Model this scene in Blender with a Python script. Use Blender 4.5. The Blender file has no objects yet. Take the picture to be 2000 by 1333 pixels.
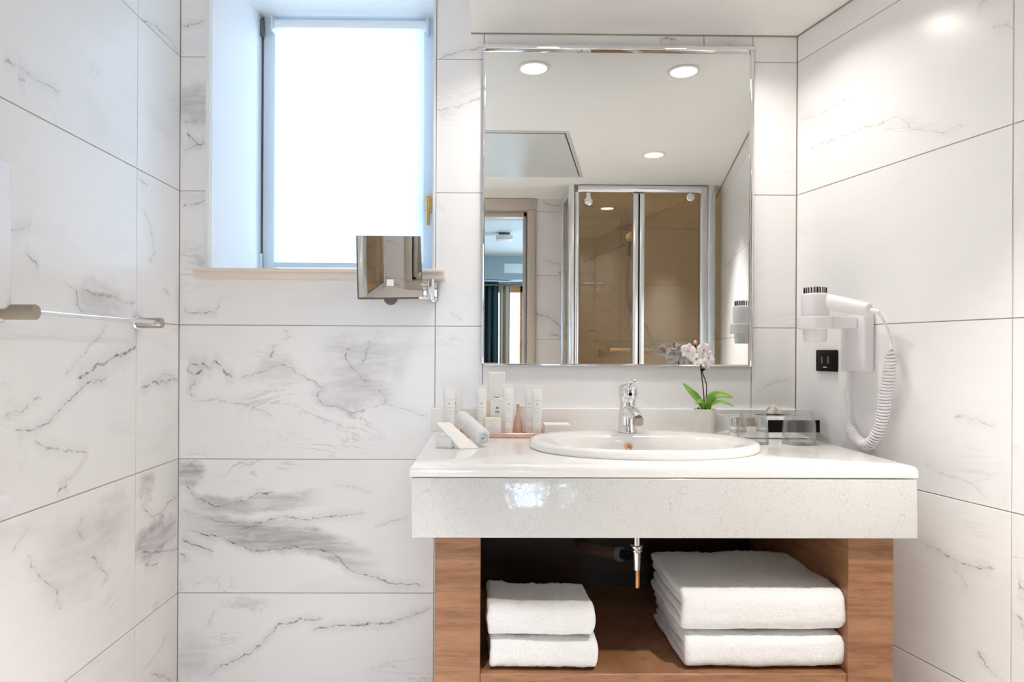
import bpy, bmesh, math, random
from mathutils import Vector, Matrix, noise
random.seed(7)
SC = bpy.context.scene
COL = SC.collection
PI = math.pi

# ------------------------------------------------------------------ camera, light, exposure
F = 1333.0                      # focal length in pixels of the 2000x1333 frame
PPX, PPY = 959.0, 685.0         # principal point
YAW, ROLL = -0.0105, 0.005
CP = Vector((0.0, -2.045, 1.128))
cam_d = bpy.data.cameras.new('camera')
cam_d.sensor_width = 36.0
cam_d.lens = F * 36.0 / 2000.0
cam_d.shift_x = (1000.0 - PPX) / 2000.0
cam_d.shift_y = (PPY - 666.5) / 2000.0
cam_d.clip_start = 0.02
cam = bpy.data.objects.new('camera', cam_d)
COL.objects.link(cam)
CM = Matrix.Rotation(YAW, 4, 'Z') @ Matrix.Rotation(PI / 2, 4, 'X') @ Matrix.Rotation(ROLL, 4, 'Z')
cam.matrix_world = Matrix.Translation(CP) @ CM
SC.camera = cam

W = bpy.data.worlds.new('world'); SC.world = W; W.use_nodes = True
W.node_tree.nodes['Background'].inputs[0].default_value = (0.62, 0.78, 1.0, 1)
W.node_tree.nodes['Background'].inputs[1].default_value = 2.0

def area(name, loc, rot, sx, sy, energy, col, shape='RECTANGLE', spread=PI):
    l = bpy.data.lights.new(name, 'AREA'); l.shape = shape; l.size = sx; l.size_y = sy
    l.energy = energy; l.color = col; l.spread = spread
    o = bpy.data.objects.new(name, l); COL.objects.link(o)
    o.location = loc; o.rotation_euler = rot
    return o
# daylight falling on the outside of the frosted bathroom window and of the bedroom window, plus an added side fill
area('daylight_window', (-0.47, 0.78, 1.9), (-PI / 2, 0, 0), 1.0, 1.3, 9.5, (0.63, 0.82, 1.0))
area('daylight_bedroom', (0.3, -7.6, 1.3), (PI / 2, 0, 0), 2.2, 2.2, 130, (0.66, 0.82, 1.0))
area('fill_bedroom_side', (2.45, -4.7, 1.35), (0, PI / 2, 0), 1.6, 1.7, 95, (0.60, 0.80, 1.0))  # added unseen light, brightens the bedroom and the left wall
WARM = (1.0, 0.945, 0.885)
LAMP_W = 2.1
V = SC.view_settings
V.view_transform = 'Standard'; V.look = 'None'; V.gamma = 1.0; V.use_curve_mapping = False
V.exposure = 0.31
SC.cycles.adaptive_threshold = 0.10; SC.cycles.adaptive_min_samples = 16; SC.cycles.use_light_tree = False
SC.cycles.max_bounces = 14; SC.cycles.diffuse_bounces = 10; SC.cycles.glossy_bounces = 6
SC.cycles.transmission_bounces = 8; SC.cycles.transparent_max_bounces = 12
SC.cycles.sample_clamp_indirect = 6.0
SC.cycles.caustics_refractive = False; SC.cycles.caustics_reflective = False

# ------------------------------------------------------------------ reading the place off the lens
R3 = CM.to_3x3()
def ray(px, py): return R3 @ Vector(((px - PPX) / F, -(py - PPY) / F, -1.0))
def at(px, py, D):
    d = ray(px, py); return CP + d * (D / d.y)
XL = -0.9095                    # left wall
XR0, RS = 0.94, 0.225           # right wall: x = XR0 + RS * s, s = -y
def onback(px, py): return at(px, py, 2.045)
def onleft(px, py, off=0.0):
    d = ray(px, py); return CP + d * ((XL + off - CP.x) / d.x)
def onright(px, py, off=0.0):
    d = ray(px, py); n = Vector((1, RS, 0))
    return CP + d * ((XR0 - off - n.dot(CP)) / n.dot(d))
RT = math.sqrt(1 + RS * RS)
def rw(s, z, off=0.0):          # point on the right wall, off = distance into the room
    return Vector((XR0 + RS * s - off / RT, -s - off * RS / RT, z))

# ------------------------------------------------------------------ materials
def new_mat(name):
    m = bpy.data.materials.new(name); m.use_nodes = True
    nt = m.node_tree; b = nt.nodes['Principled BSDF']
    return m, nt, b
def nd(nt, t, **kw):
    n = nt.nodes.new(t)
    for k, v in kw.items(): setattr(n, k, v)
    return n
def mth(nt, op, a, b=None, clamp=False):
    n = nd(nt, 'ShaderNodeMath', operation=op); n.use_clamp = clamp
    for i, x in enumerate((a, b)):
        if x is None: continue
        if isinstance(x, (int, float)): n.inputs[i].default_value = x
        else: nt.links.new(x, n.inputs[i])
    return n.outputs[0]
def mixc(nt, fac, a, b):
    n = nd(nt, 'ShaderNodeMix', data_type='RGBA')
    for s, x in ((n.inputs[0], fac), (n.inputs[6], a), (n.inputs[7], b)):
        if isinstance(x, (int, float)): s.default_value = x
        elif isinstance(x, tuple): s.default_value = x if len(x) == 4 else x + (1,)
        else: nt.links.new(x, s)
    return n.outputs[2]
def mrange(nt, v, a, b, c, d, smooth=True, clamp=True):
    n = nd(nt, 'ShaderNodeMapRange'); n.clamp = clamp
    if smooth: n.interpolation_type = 'SMOOTHSTEP'
    nt.links.new(v, n.inputs[0])
    for i, x in enumerate((a, b, c, d)):
        if isinstance(x, (int, float)): n.inputs[i + 1].default_value = x
        else: nt.links.new(x, n.inputs[i + 1])
    return n.outputs[0]
def simple(name, col, rough=0.4, metal=0.0, var=0.04, scale=30.0, bump=0.0, **kw):
    m, nt, b = new_mat(name)
    tc = nd(nt, 'ShaderNodeTexCoord'); nz = nd(nt, 'ShaderNodeTexNoise')
    nz.inputs['Scale'].default_value = scale; nz.inputs['Detail'].default_value = 3
    nt.links.new(tc.outputs['Object'], nz.inputs['Vector'])
    dark = tuple(c * (1 - var) for c in col); lite = tuple(min(1, c * (1 + var)) for c in col)
    nt.links.new(mixc(nt, nz.outputs['Fac'], dark, lite), b.inputs['Base Color'])
    b.inputs['Roughness'].default_value = rough; b.inputs['Metallic'].default_value = metal
    for k, v in kw.items():
        b.inputs[k.replace('_', ' ')].default_value = v
    if bump:
        bp = nd(nt, 'ShaderNodeBump'); bp.inputs['Strength'].default_value = bump
        bp.inputs['Distance'].default_value = 0.002
        nt.links.new(nz.outputs['Fac'], bp.inputs['Height']); nt.links.new(bp.outputs[0], b.inputs['Normal'])
    return m
def emit(name, col, s):
    m, nt, b = new_mat(name)
    b.inputs['Base Color'].default_value = col + (1,)
    b.inputs['Emission Color'].default_value = col + (1,); b.inputs['Emission Strength'].default_value = s
    return m
def thin_glass(name, tint, gloss=0.10, rough=0.0, edge=0.55, power=4.0):
    m, nt, b = new_mat(name); nt.nodes.remove(b)
    out = nt.nodes['Material Output']
    tr = nd(nt, 'ShaderNodeBsdfTransparent'); tr.inputs[0].default_value = tint + (1,)
    gl = nd(nt, 'ShaderNodeBsdfGlossy'); gl.inputs['Roughness'].default_value = rough
    lw = nd(nt, 'ShaderNodeLayerWeight'); lw.inputs[0].default_value = 0.5
    mx = nd(nt, 'ShaderNodeMixShader')
    nt.links.new(mth(nt, 'ADD', mth(nt, 'MULTIPLY', mth(nt, 'POWER', lw.outputs['Facing'], power), edge), gloss), mx.inputs[0])
    nt.links.new(tr.outputs[0], mx.inputs[1]); nt.links.new(gl.outputs[0], mx.inputs[2])
    nt.links.new(mx.outputs[0], out.inputs[0])
    return m

MARBLE_N = [0]
def marble(veins=(), bands=(), spots=(), base=(0.88, 0.88, 0.885), soft=1.0):
    """white marble; veins = [(points in (u,z) metres, strength, width, axis)], bands = soft grey bodies"""
    MARBLE_N[0] += 1
    m, nt, b = new_mat('marble_%d' % MARBLE_N[0])
    L = nt.links
    uv = nd(nt, 'ShaderNodeUVMap'); uv.uv_map = 'UVMap'
    oi = nd(nt, 'ShaderNodeObjectInfo')
    off = nd(nt, 'ShaderNodeCombineXYZ')
    L.new(mth(nt, 'MULTIPLY', oi.outputs['Random'], 37.0), off.inputs[2])
    L.new(mth(nt, 'MULTIPLY', oi.outputs['Random'], 11.0), off.inputs[0])
    add = nd(nt, 'ShaderNodeVectorMath', operation='ADD'); L.new(uv.outputs[0], add.inputs[0]); L.new(off.outputs[0], add.inputs[1])
    def noise_of(vec, scale, detail=4, rough=0.55, dist=0.0):
        n = nd(nt, 'ShaderNodeTexNoise'); n.inputs['Scale'].default_value = scale; n.inputs['Detail'].default_value = detail
        n.inputs['Roughness'].default_value = rough; n.inputs['Distortion'].default_value = dist
        L.new(vec, n.inputs['Vector']); return n
    P0 = add.outputs[0]
    # diagonal squash so that clouds run along the bed of the stone
    mp = nd(nt, 'ShaderNodeMapping'); mp.inputs['Rotation'].default_value = (0, 0, 0.35); mp.inputs['Scale'].default_value = (0.55, 1.9, 1)
    L.new(P0, mp.inputs['Vector'])
    cloud = noise_of(mp.outputs[0], 2.6, 5, 0.6, 0.6)
    cl = mrange(nt, cloud.outputs['Fac'], 0.52, 0.80, 0.0, 0.30 * soft)
    # faint stray veins everywhere: ridged noise, broken up by a second one
    rid = noise_of(mp.outputs[0], 3.3, 6, 0.62, 0.9)
    r1 = mth(nt, 'ABSOLUTE', mth(nt, 'SUBTRACT', rid.outputs['Fac'], 0.5))
    line = mrange(nt, r1, 0.0, 0.014, 1.0, 0.0)
    gate = mrange(nt, noise_of(P0, 3.0, 2).outputs['Fac'], 0.56, 0.72, 0.0, 0.30 * soft)
    stray = mth(nt, 'MULTIPLY', line, gate)
    col = mixc(nt, cl, base, (0.50, 0.50, 0.53))
    col = mixc(nt, stray, col, (0.25, 0.24, 0.26))
    if veins or bands or spots:
        wob = noise_of(uv.outputs[0], 22.0, 4, 0.65)
        wob2 = noise_of(uv.outputs[0], 85.0, 2, 0.6)
        sp = nd(nt, 'ShaderNodeSeparateXYZ'); L.new(uv.outputs[0], sp.inputs[0])
        sc = nd(nt, 'ShaderNodeSeparateColor'); L.new(wob.outputs['Color'], sc.inputs[0])
        sc2 = nd(nt, 'ShaderNodeSeparateColor'); L.new(wob2.outputs['Color'], sc2.inputs[0])
        def disp(s, ch, a1, a2):
            t = mth(nt, 'ADD', s, mth(nt, 'MULTIPLY', mth(nt, 'SUBTRACT', sc.outputs[ch], 0.5), a1))
            return mth(nt, 'ADD', t, mth(nt, 'MULTIPLY', mth(nt, 'SUBTRACT', sc2.outputs[ch], 0.5), a2))
        U = disp(sp.outputs[0], 0, 0.034, 0.012); Z = disp(sp.outputs[1], 1, 0.034, 0.012)
        U2 = disp(sp.outputs[0], 0, 0.10, 0.012); Z2 = disp(sp.outputs[1], 2, 0.10, 0.012)
        ms = nd(nt, 'ShaderNodeMapping'); ms.inputs['Rotation'].default_value = (0, 0, 0.25); ms.inputs['Scale'].default_value = (3.0, 16.0, 1); L.new(uv.outputs[0], ms.inputs['Vector'])
        streak = noise_of(ms.outputs[0], 2.0, 5, 0.65, 0.8)
        brk = mrange(nt, noise_of(uv.outputs[0], 45.0, 3, 0.6).outputs['Fac'], 0.38, 0.62, 0.15, 1.0)
        def curve_dist(pts, axis, soft_end=0.8):
            a, c = (U, Z) if axis == 0 else (Z, U)
            pts = sorted((p[axis], p[1 - axis]) for p in pts)
            a0, a1 = pts[0][0], pts[-1][0]
            c0, c1 = min(p[1] for p in pts) - 0.01, max(p[1] for p in pts) + 0.01
            x = mrange(nt, a, a0, a1, 0.0, 1.0, smooth=False, clamp=False)
            fc = nd(nt, 'ShaderNodeFloatCurve'); cv = fc.mapping.curves[0]
            n = [((p[0] - a0) / (a1 - a0), (p[1] - c0) / (c1 - c0)) for p in pts]
            cv.points[0].location = n[0]; cv.points[1].location = n[-1]
            for q in n[1:-1]: cv.points.new(*q)
            for q in cv.points: q.handle_type = 'VECTOR'
            fc.mapping.update()
            L.new(x, fc.inputs['Value'])
            g = mrange(nt, fc.outputs[0], 0.0, 1.0, c0, c1, smooth=False)
            dist = mth(nt, 'SUBTRACT', c, g)
            tap = mth(nt, 'ABSOLUTE', mth(nt, 'SUBTRACT', mth(nt, 'MULTIPLY', x, 2.0), 1.0))
            return dist, mrange(nt, tap, soft_end, 1.0, 1.0, 0.0)
        for pts, w, st in bands:
            d, tp = curve_dist(pts, 0, 0.35)
            msk = mrange(nt, mth(nt, 'ABSOLUTE', d), w * 0.45, w, 1.0, 0.0)
            msk = mth(nt, 'MULTIPLY', mth(nt, 'MULTIPLY', msk, tp), mrange(nt, streak.outputs['Fac'], 0.30, 0.70, 0.25 * st, st))
            col = mixc(nt, msk, col, (0.40, 0.385, 0.39))
        for cu, cz, ru, rz, st in spots:
            du = mth(nt, 'DIVIDE', mth(nt, 'SUBTRACT', U2, cu), ru); dz = mth(nt, 'DIVIDE', mth(nt, 'SUBTRACT', Z2, cz), rz)
            rr = mth(nt, 'SQRT', mth(nt, 'ADD', mth(nt, 'MULTIPLY', du, du), mth(nt, 'MULTIPLY', dz, dz)))
            msk = mth(nt, 'MULTIPLY', mrange(nt, rr, 0.3, 1.0, 1.0, 0.0), mrange(nt, streak.outputs['Fac'], 0.30, 0.70, 0.3 * st, st))
            col = mixc(nt, msk, col, (0.42, 0.41, 0.42))
        for pts, st, w, axis in veins:
            d, tp = curve_dist(pts, axis)
            ad = mth(nt, 'ABSOLUTE', d)
            core = mth(nt, 'MULTIPLY', mth(nt, 'MULTIPLY', mrange(nt, ad, w * 0.1, w * 0.75, st * 0.85, 0.0), brk), tp)
            halo = mth(nt, 'MULTIPLY', mrange(nt, ad, 0.0, w * 7, 0.22 * st, 0.0), tp)
            col = mixc(nt, halo, col, (0.45, 0.44, 0.46))
            col = mixc(nt, core, col, (0.085, 0.078, 0.085))
    L.new(col, b.inputs['Base Color'])
    b.inputs['Roughness'].default_value = 0.24
    b.inputs['IOR'].default_value = 1.45
    bp = nd(nt, 'ShaderNodeBump'); bp.inputs['Strength'].default_value = 0.02; bp.inputs['Distance'].default_value = 0.003
    L.new(cloud.outputs['Fac'], bp.inputs['Height']); L.new(bp.outputs[0], b.inputs['Normal'])
    return m

def wood(name, c1, c2, rough=0.45):
    m, nt, b = new_mat(name); L = nt.links
    tc = nd(nt, 'ShaderNodeTexCoord'); mp = nd(nt, 'ShaderNodeMapping')
    mp.inputs['Scale'].default_value = (2.2, 2.2, 26.0); L.new(tc.outputs['Object'], mp.inputs[0])
    n1 = nd(nt, 'ShaderNodeTexNoise'); n1.inputs['Scale'].default_value = 2.2; n1.inputs['Detail'].default_value = 7
    n1.inputs['Roughness'].default_value = 0.62; n1.inputs['Distortion'].default_value = 0.7; L.new(mp.outputs[0], n1.inputs[0])
    mp2 = nd(nt, 'ShaderNodeMapping'); mp2.inputs['Scale'].default_value = (14, 14, 220); L.new(tc.outputs['Object'], mp2.inputs[0])
    n2 = nd(nt, 'ShaderNodeTexNoise'); n2.inputs['Scale'].default_value = 2.0; n2.inputs['Detail'].default_value = 3; L.new(mp2.outputs[0], n2.inputs[0])
    c = mixc(nt, mrange(nt, n1.outputs['Fac'], 0.3, 0.7, 0, 1), c1, c2)
    c = mixc(nt, mrange(nt, n2.outputs['Fac'], 0.5, 0.75, 0, 0.5), c, tuple(x * 0.45 for x in c1))
    L.new(c, b.inputs['Base Color']); b.inputs['Roughness'].default_value = rough
    bp = nd(nt, 'ShaderNodeBump'); bp.inputs['Strength'].default_value = 0.15; bp.inputs['Distance'].default_value = 0.001
    L.new(n2.outputs['Fac'], bp.inputs['Height']); L.new(bp.outputs[0], b.inputs['Normal'])
    return m
def crackle(name):
    m, nt, b = new_mat(name); L = nt.links
    tc = nd(nt, 'ShaderNodeTexCoord')
    nz = nd(nt, 'ShaderNodeTexNoise'); nz.inputs['Scale'].default_value = 40; L.new(tc.outputs['Object'], nz.inputs[0])
    mx = nd(nt, 'ShaderNodeMix', data_type='VECTOR'); mx.inputs[0].default_value = 0.012
    L.new(tc.outputs['Object'], mx.inputs[4]); L.new(nz.outputs['Color'], mx.inputs[5])
    v = nd(nt, 'ShaderNodeTexVoronoi', feature='DISTANCE_TO_EDGE'); v.inputs['Scale'].default_value = 105; L.new(mx.outputs[1], v.inputs['Vector'])
    v2 = nd(nt, 'ShaderNodeTexVoronoi', feature='F1'); v2.inputs['Scale'].default_value = 105; L.new(mx.outputs[1], v2.inputs['Vector'])
    e = mrange(nt, v.outputs['Distance'], 0.0, 0.045, 1.0, 0.0)
    g = mrange(nt, nz.outputs['Fac'], 0.35, 0.7, 0.15, 0.55)
    L.new(mixc(nt, mth(nt, 'MULTIPLY', e, g), (0.63, 0.63, 0.625), (0.33, 0.32, 0.31)), b.inputs['Base Color'])
    b.inputs['Roughness'].default_value = 0.10
    b.inputs['Coat Weight'].default_value = 0.6; b.inputs['Coat Roughness'].default_value = 0.03
    # every glaze flake leans its own way
    sepc = nd(nt, 'ShaderNodeSeparateColor'); L.new(v2.outputs['Color'], sepc.inputs[0])
    sp = nd(nt, 'ShaderNodeSeparateXYZ'); L.new(tc.outputs['Object'], sp.inputs[0])
    h = mth(nt, 'ADD', mth(nt, 'MULTIPLY', sp.outputs[0], mth(nt, 'SUBTRACT', sepc.outputs[0], 0.5)), mth(nt, 'MULTIPLY', sp.outputs[2], mth(nt, 'SUBTRACT', sepc.outputs[1], 0.5)))
    bp = nd(nt, 'ShaderNodeBump'); bp.inputs['Strength'].default_value = 0.6; bp.inputs['Distance'].default_value = 0.05
    L.new(h, bp.inputs['Height'])
    bp2 = nd(nt, 'ShaderNodeBump'); bp2.inputs['Strength'].default_value = 0.25; bp2.inputs['Distance'].default_value = 0.0006
    L.new(mth(nt, 'SUBTRACT', 1.0, e), bp2.inputs['Height']); L.new(bp2.outputs[0], b.inputs['Normal'])
    L.new(bp.outputs[0], b.inputs['Coat Normal'])
    return m
def terry(name):
    m, nt, b = new_mat(name); L = nt.links
    tc = nd(nt, 'ShaderNodeTexCoord')
    n1 = nd(nt, 'ShaderNodeTexNoise'); n1.inputs['Scale'].default_value = 330; n1.inputs['Detail'].default_value = 3; L.new(tc.outputs['Object'], n1.inputs[0])
    L.new(mixc(nt, n1.outputs['Fac'], (0.70, 0.70, 0.71), (0.92, 0.92, 0.92)), b.inputs['Base Color'])
    b.inputs['Roughness'].default_value = 0.95
    b.inputs['Sheen Weight'].default_value = 0.25
    bp = nd(nt, 'ShaderNodeBump'); bp.inputs['Strength'].default_value = 0.9; bp.inputs['Distance'].default_value = 0.003
    L.new(n1.outputs['Fac'], bp.inputs['Height']); L.new(bp.outputs[0], b.inputs['Normal'])
    return m

M = {}
M['grout'] = simple('grout', (0.50, 0.44, 0.40), 0.9)
M['paint'] = simple('white_paint', (0.91, 0.905, 0.89), 0.6, scale=6, var=0.015)
M['reveal'] = simple('reveal_paint', (0.84, 0.85, 0.86), 0.5, scale=5, var=0.015)
M['sillm'] = simple('sill_stone', (0.78, 0.69, 0.60), 0.35)
M['upvc'] = simple('window_plastic', (0.66, 0.70, 0.74), 0.35)
M['dirt'] = simple('weathered_gap', (0.15, 0.165, 0.16), 0.8, var=0.3, scale=60)
M['chrome'] = simple('chrome', (0.86, 0.86, 0.87), 0.05, 1.0, var=0.02)
M['steel'] = simple('brushed_steel', (0.47, 0.42, 0.37), 0.28, 1.0, var=0.05, scale=120)
M['alu'] = simple('satin_aluminium', (0.82, 0.84, 0.88), 0.22, 0.85, var=0.03)
M['taupe'] = simple('taupe_lacquer', (0.34, 0.29, 0.23), 0.45)
M['mirror'] = simple('mirror_silver', (0.90, 0.915, 0.90), 0.0, 1.0, var=0.004, scale=2)
M['ceramic'] = simple('white_ceramic', (0.84, 0.83, 0.815), 0.08, var=0.01, scale=4)
M['crackle'] = crackle('crackle_glaze')
M['wood'] = wood('walnut_veneer', (0.215, 0.092, 0.040), (0.36, 0.180, 0.088))
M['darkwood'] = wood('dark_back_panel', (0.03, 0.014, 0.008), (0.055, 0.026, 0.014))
M['orangewood'] = wood('pine_frame', (0.48, 0.21, 0.07), (0.62, 0.32, 0.13))
M['terry'] = terry('white_terry')
M['plastic'] = simple('white_plastic', (0.84, 0.82, 0.85), 0.30, var=0.01)
M['tube'] = simple('tube_plastic', (0.86, 0.86, 0.85), 0.35, var=0.01)
M['card'] = simple('white_card', (0.88, 0.86, 0.83), 0.6, var=0.015)
M['cream'] = simple('cream_card', (0.88, 0.80, 0.66), 0.5, var=0.02)
M['ink'] = simple('grey_ink', (0.30, 0.29, 0.30), 0.6)
M['palegrey'] = simple('pale_grey_ink', (0.62, 0.63, 0.64), 0.6)
M['black'] = simple('black_plastic', (0.009, 0.007, 0.006), 0.4, Specular_IOR_Level=0.15)
M['rose'] = simple('rose_acrylic', (0.86, 0.56, 0.44), 0.10, var=0.02, Transmission_Weight=0.25)
M['copper'] = simple('copper', (0.78, 0.38, 0.17), 0.25, 0.9)
M['brass'] = simple('brass', (0.66, 0.42, 0.14), 0.25, 1.0)
M['leaf'] = simple('orchid_leaf', (0.22, 0.45, 0.06), 0.4, var=0.25, scale=40)
M['stem'] = simple('orchid_stem', (0.085, 0.030, 0.018), 0.5, var=0.2)
M['petal'] = simple('orchid_petal', (0.90, 0.86, 0.85), 0.5, var=0.05, scale=120, Subsurface_Weight=0.15)
M['lip'] = simple('orchid_lip', (0.62, 0.24, 0.20), 0.5, var=0.4, scale=150)
M['bud'] = simple('orchid_bud', (0.86, 0.55, 0.42), 0.5, var=0.1)
M['soil'] = simple('bark_soil', (0.10, 0.055, 0.03), 0.9, var=0.5, scale=90, bump=0.5)
M['pot'] = simple('pot_ceramic', (0.80, 0.79, 0.76), 0.35, var=0.02)
M['tissue'] = simple('tissue_paper', (0.90, 0.86, 0.78), 0.9, var=0.02, bump=0.2)
M['glass'] = thin_glass('tumbler_glass', (0.96, 0.965, 0.965), 0.05, 0.03, 0.80, 2.2)
M['pane'] = thin_glass('window_glass', (0.94, 0.98, 1.0), 0.03)
M['bronze'] = thin_glass('bronze_glass', (0.86, 0.75, 0.57), 0.10)
M['cool'] = simple('casing_paint', (0.58, 0.52, 0.45), 0.4, var=0.02)
M['bedwall'] = simple('bedroom_wall', (0.42, 0.34, 0.26), 0.7)
M['bedceil'] = simple('bedroom_ceiling', (0.84, 0.91, 0.92), 0.8)
M['soffit'] = simple('bedroom_soffit', (0.36, 0.46, 0.50), 0.7)
M['curtain'] = simple('green_curtain', (0.022, 0.055, 0.060), 0.8, var=0.2)
M['drape'] = simple('beige_curtain', (0.50, 0.42, 0.32), 0.8, var=0.1)
M['redcloth'] = simple('red_cloth', (0.30, 0.05, 0.03), 0.9, var=0.3)
M['floor'] = simple('floor_stone', (0.80, 0.79, 0.77), 0.35, var=0.06, scale=6)
M['parquet'] = wood('parquet', (0.30, 0.17, 0.09), (0.42, 0.26, 0.15))
M['lamp'] = emit('lamp_diffuser', (1.0, 0.90, 0.76), 9.0); M['lamp'].cycles.emission_sampling = 'NONE'
M['ring'] = simple('lamp_ring', (0.85, 0.83, 0.80), 0.35)
M['hatch'] = simple('hatch_paint', (0.60, 0.63, 0.62), 0.4, var=0.02)
M['grey'] = simple('grey_rubber', (0.16, 0.145, 0.13), 0.5)
M['blackgap'] = simple('dark_gap', (0.02, 0.018, 0.016), 0.9)
def blind_mat():
    m, nt, b = new_mat('blind_fabric'); nt.nodes.remove(b)
    out = nt.nodes['Material Output']
    tc = nd(nt, 'ShaderNodeTexCoord'); nz = nd(nt, 'ShaderNodeTexNoise'); nz.inputs['Scale'].default_value = 3
    nt.links.new(tc.outputs['Object'], nz.inputs[0])
    c = mixc(nt, nz.outputs['Fac'], (0.78, 0.79, 0.81), (0.83, 0.84, 0.85))
    df = nd(nt, 'ShaderNodeBsdfDiffuse'); tl = nd(nt, 'ShaderNodeBsdfTranslucent'); mx = nd(nt, 'ShaderNodeMixShader')
    nt.links.new(c, df.inputs[0]); nt.links.new(c, tl.inputs[0]); mx.inputs[0].default_value = 0.55
    nt.links.new(df.outputs[0], mx.inputs[1]); nt.links.new(tl.outputs[0], mx.inputs[2]); nt.links.new(mx.outputs[0], out.inputs[0])
    return m
M['blind'] = blind_mat()

# ------------------------------------------------------------------ mesh helpers
class MB:
    def __init__(s): s.v = []; s.f = []; s.uv = None
    def add(s, vs, fs):
        o = len(s.v); s.v += [Vector(v) for v in vs]; s.f += [tuple(i + o for i in f) for f in fs]; return s
    def box(s, a, b, bev=0.0, seg=2, mat=None):
        a = Vector(a); b = Vector(b)
        bm = bmesh.new()
        bmesh.ops.create_cube(bm, size=1.0)
        for v in bm.verts:
            v.co = Vector(((a[i] + b[i]) / 2 + v.co[i] * (b[i] - a[i]) for i in range(3)))
        if bev: bmesh.ops.bevel(bm, geom=list(bm.edges), offset=bev, segments=seg, profile=0.5, affect='EDGES')
        if mat is not None: bm.transform(mat)
        bm.verts.index_update()
        s.add([v.co.copy() for v in bm.verts], [[v.index for v in f.verts] for f in bm.faces]); bm.free(); return s
    def cyl(s, p0, p1, r0, r1=None, n=24, cap=True):
        r1 = r0 if r1 is None else r1
        p0 = Vector(p0); p1 = Vector(p1); d = (p1 - p0).normalized()
        q = d.to_track_quat('Z', 'Y'); vs = []
        for p, r in ((p0, r0), (p1, r1)):
            vs += [p + q @ Vector((r * math.cos(2 * PI * i / n), r * math.sin(2 * PI * i / n), 0)) for i in range(n)]
        fs = [(i, (i + 1) % n, n + (i + 1) % n, n + i) for i in range(n)]
        if cap: fs += [tuple(range(n - 1, -1, -1)), tuple(range(n, 2 * n))]
        return s.add(vs, fs)
    def lathe(s, prof, loc, axis=(0, 0, 1), n=32, sx=1.0, sy=1.0):
        q = Vector(axis).normalized().to_track_quat('Z', 'Y') if tuple(axis) != (0, 0, 1) else None
        vs = []; fs = []; loc = Vector(loc)
        for r, z in prof:
            for i in range(n):
                p = Vector((r * sx * math.cos(2 * PI * i / n), r * sy * math.sin(2 * PI * i / n), z))
                vs.append(loc + (q @ p if q else p))
        for k in range(len(prof) - 1):
            for i in range(n):
                j = (i + 1) % n
                fs.append((k * n + i, k * n + j, (k + 1) * n + j, (k + 1) * n + i))
        if prof[0][0] > 1e-6: fs.append(tuple(range(n - 1, -1, -1)))
        if prof[-1][0] > 1e-6: fs.append(tuple((len(prof) - 1) * n + i for i in range(n)))
        return s.add(vs, fs)
    def tube(s, path, r, n=10, cap=True):
        path = [Vector(p) for p in path]; m = len(path)
        rr = r if isinstance(r, (list, tuple)) else [r] * m
        t0 = (path[1] - path[0]).normalized(); up = t0.orthogonal().normalized(); vs = []
        for k in range(m):
            t = (path[min(k + 1, m - 1)] - path[max(k - 1, 0)]).normalized()
            up = (up - t * up.dot(t)).normalized(); side = t.cross(up)
            vs += [path[k] + (up * math.cos(2 * PI * i / n) + side * math.sin(2 * PI * i / n)) * rr[k] for i in range(n)]
        fs = [(k * n + i, k * n + (i + 1) % n, (k + 1) * n + (i + 1) % n, (k + 1) * n + i) for k in range(m - 1) for i in range(n)]
        if cap: fs += [tuple(range(n - 1, -1, -1)), tuple((m - 1) * n + i for i in range(n))]
        return s.add(vs, fs)
    def ball(s, c, rx, ry=None, rz=None, n=16, m=10, mat=None):
        ry = rx if ry is None else ry; rz = rx if rz is None else rz; vs = []; fs = []
        for k in range(m + 1):
            a = PI * k / m
            for i in range(n):
                p = Vector((rx * math.sin(a) * math.cos(2 * PI * i / n), ry * math.sin(a) * math.sin(2 * PI * i / n), rz * math.cos(a)))
                vs.append(Vector(c) + (mat @ p if mat is not None else p))
        fs = [(k * n + i, (k + 1) * n + i, (k + 1) * n + (i + 1) % n, k * n + (i + 1) % n) for k in range(m) for i in range(n)]
        return s.add(vs, fs)
    def prism(s, poly, fn, d0, d1):
        """poly in (u,z); fn(u,z,depth) -> point"""
        n = len(poly)
        vs = [fn(u, z, d0) for u, z in poly] + [fn(u, z, d1) for u, z in poly]
        fs = [tuple(range(n)), tuple(range(2 * n - 1, n - 1, -1))] + [(i, n + i, n + (i + 1) % n, (i + 1) % n) for i in range(n)]
        return s.add(vs, fs)
ORG = {}
def obj(name, mb, mat, parent=None, loc=None, smooth=True, angle=0.6, origin=None):
    org = ORG[parent.name] if parent is not None else Vector(loc if loc is not None else (0, 0, 0))
    me = bpy.data.meshes.new(name)
    me.from_pydata([v - org for v in mb.v], [], mb.f)
    bm = bmesh.new(); bm.from_mesh(me); bmesh.ops.remove_doubles(bm, verts=bm.verts, dist=1e-6)
    bmesh.ops.recalc_face_normals(bm, faces=bm.faces); bm.to_mesh(me); bm.free()
    if smooth:
        me.shade_smooth(); me.set_sharp_from_angle(angle=angle)
    me.materials.append(M[mat] if isinstance(mat, str) else mat)
    o = bpy.data.objects.new(name, me); COL.objects.link(o)
    if parent is not None: o.parent = parent
    else: o.location = org
    ORG[o.name] = org
    return o
def tag(o, label, cat, group=None):
    o['label'] = label; o['category'] = cat
    if group: o['group'] = group
    return o
def thing(name, label, cat, loc=(0, 0, 0), group=None):
    o = bpy.data.objects.new(name, None); COL.objects.link(o); o.location = loc; o.empty_display_size = 0.05
    ORG[o.name] = Vector(loc)
    return tag(o, label, cat, group)
def struct(o, label=None):
    o['kind'] = 'structure'
    if label: o['label'] = label
    return o
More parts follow.
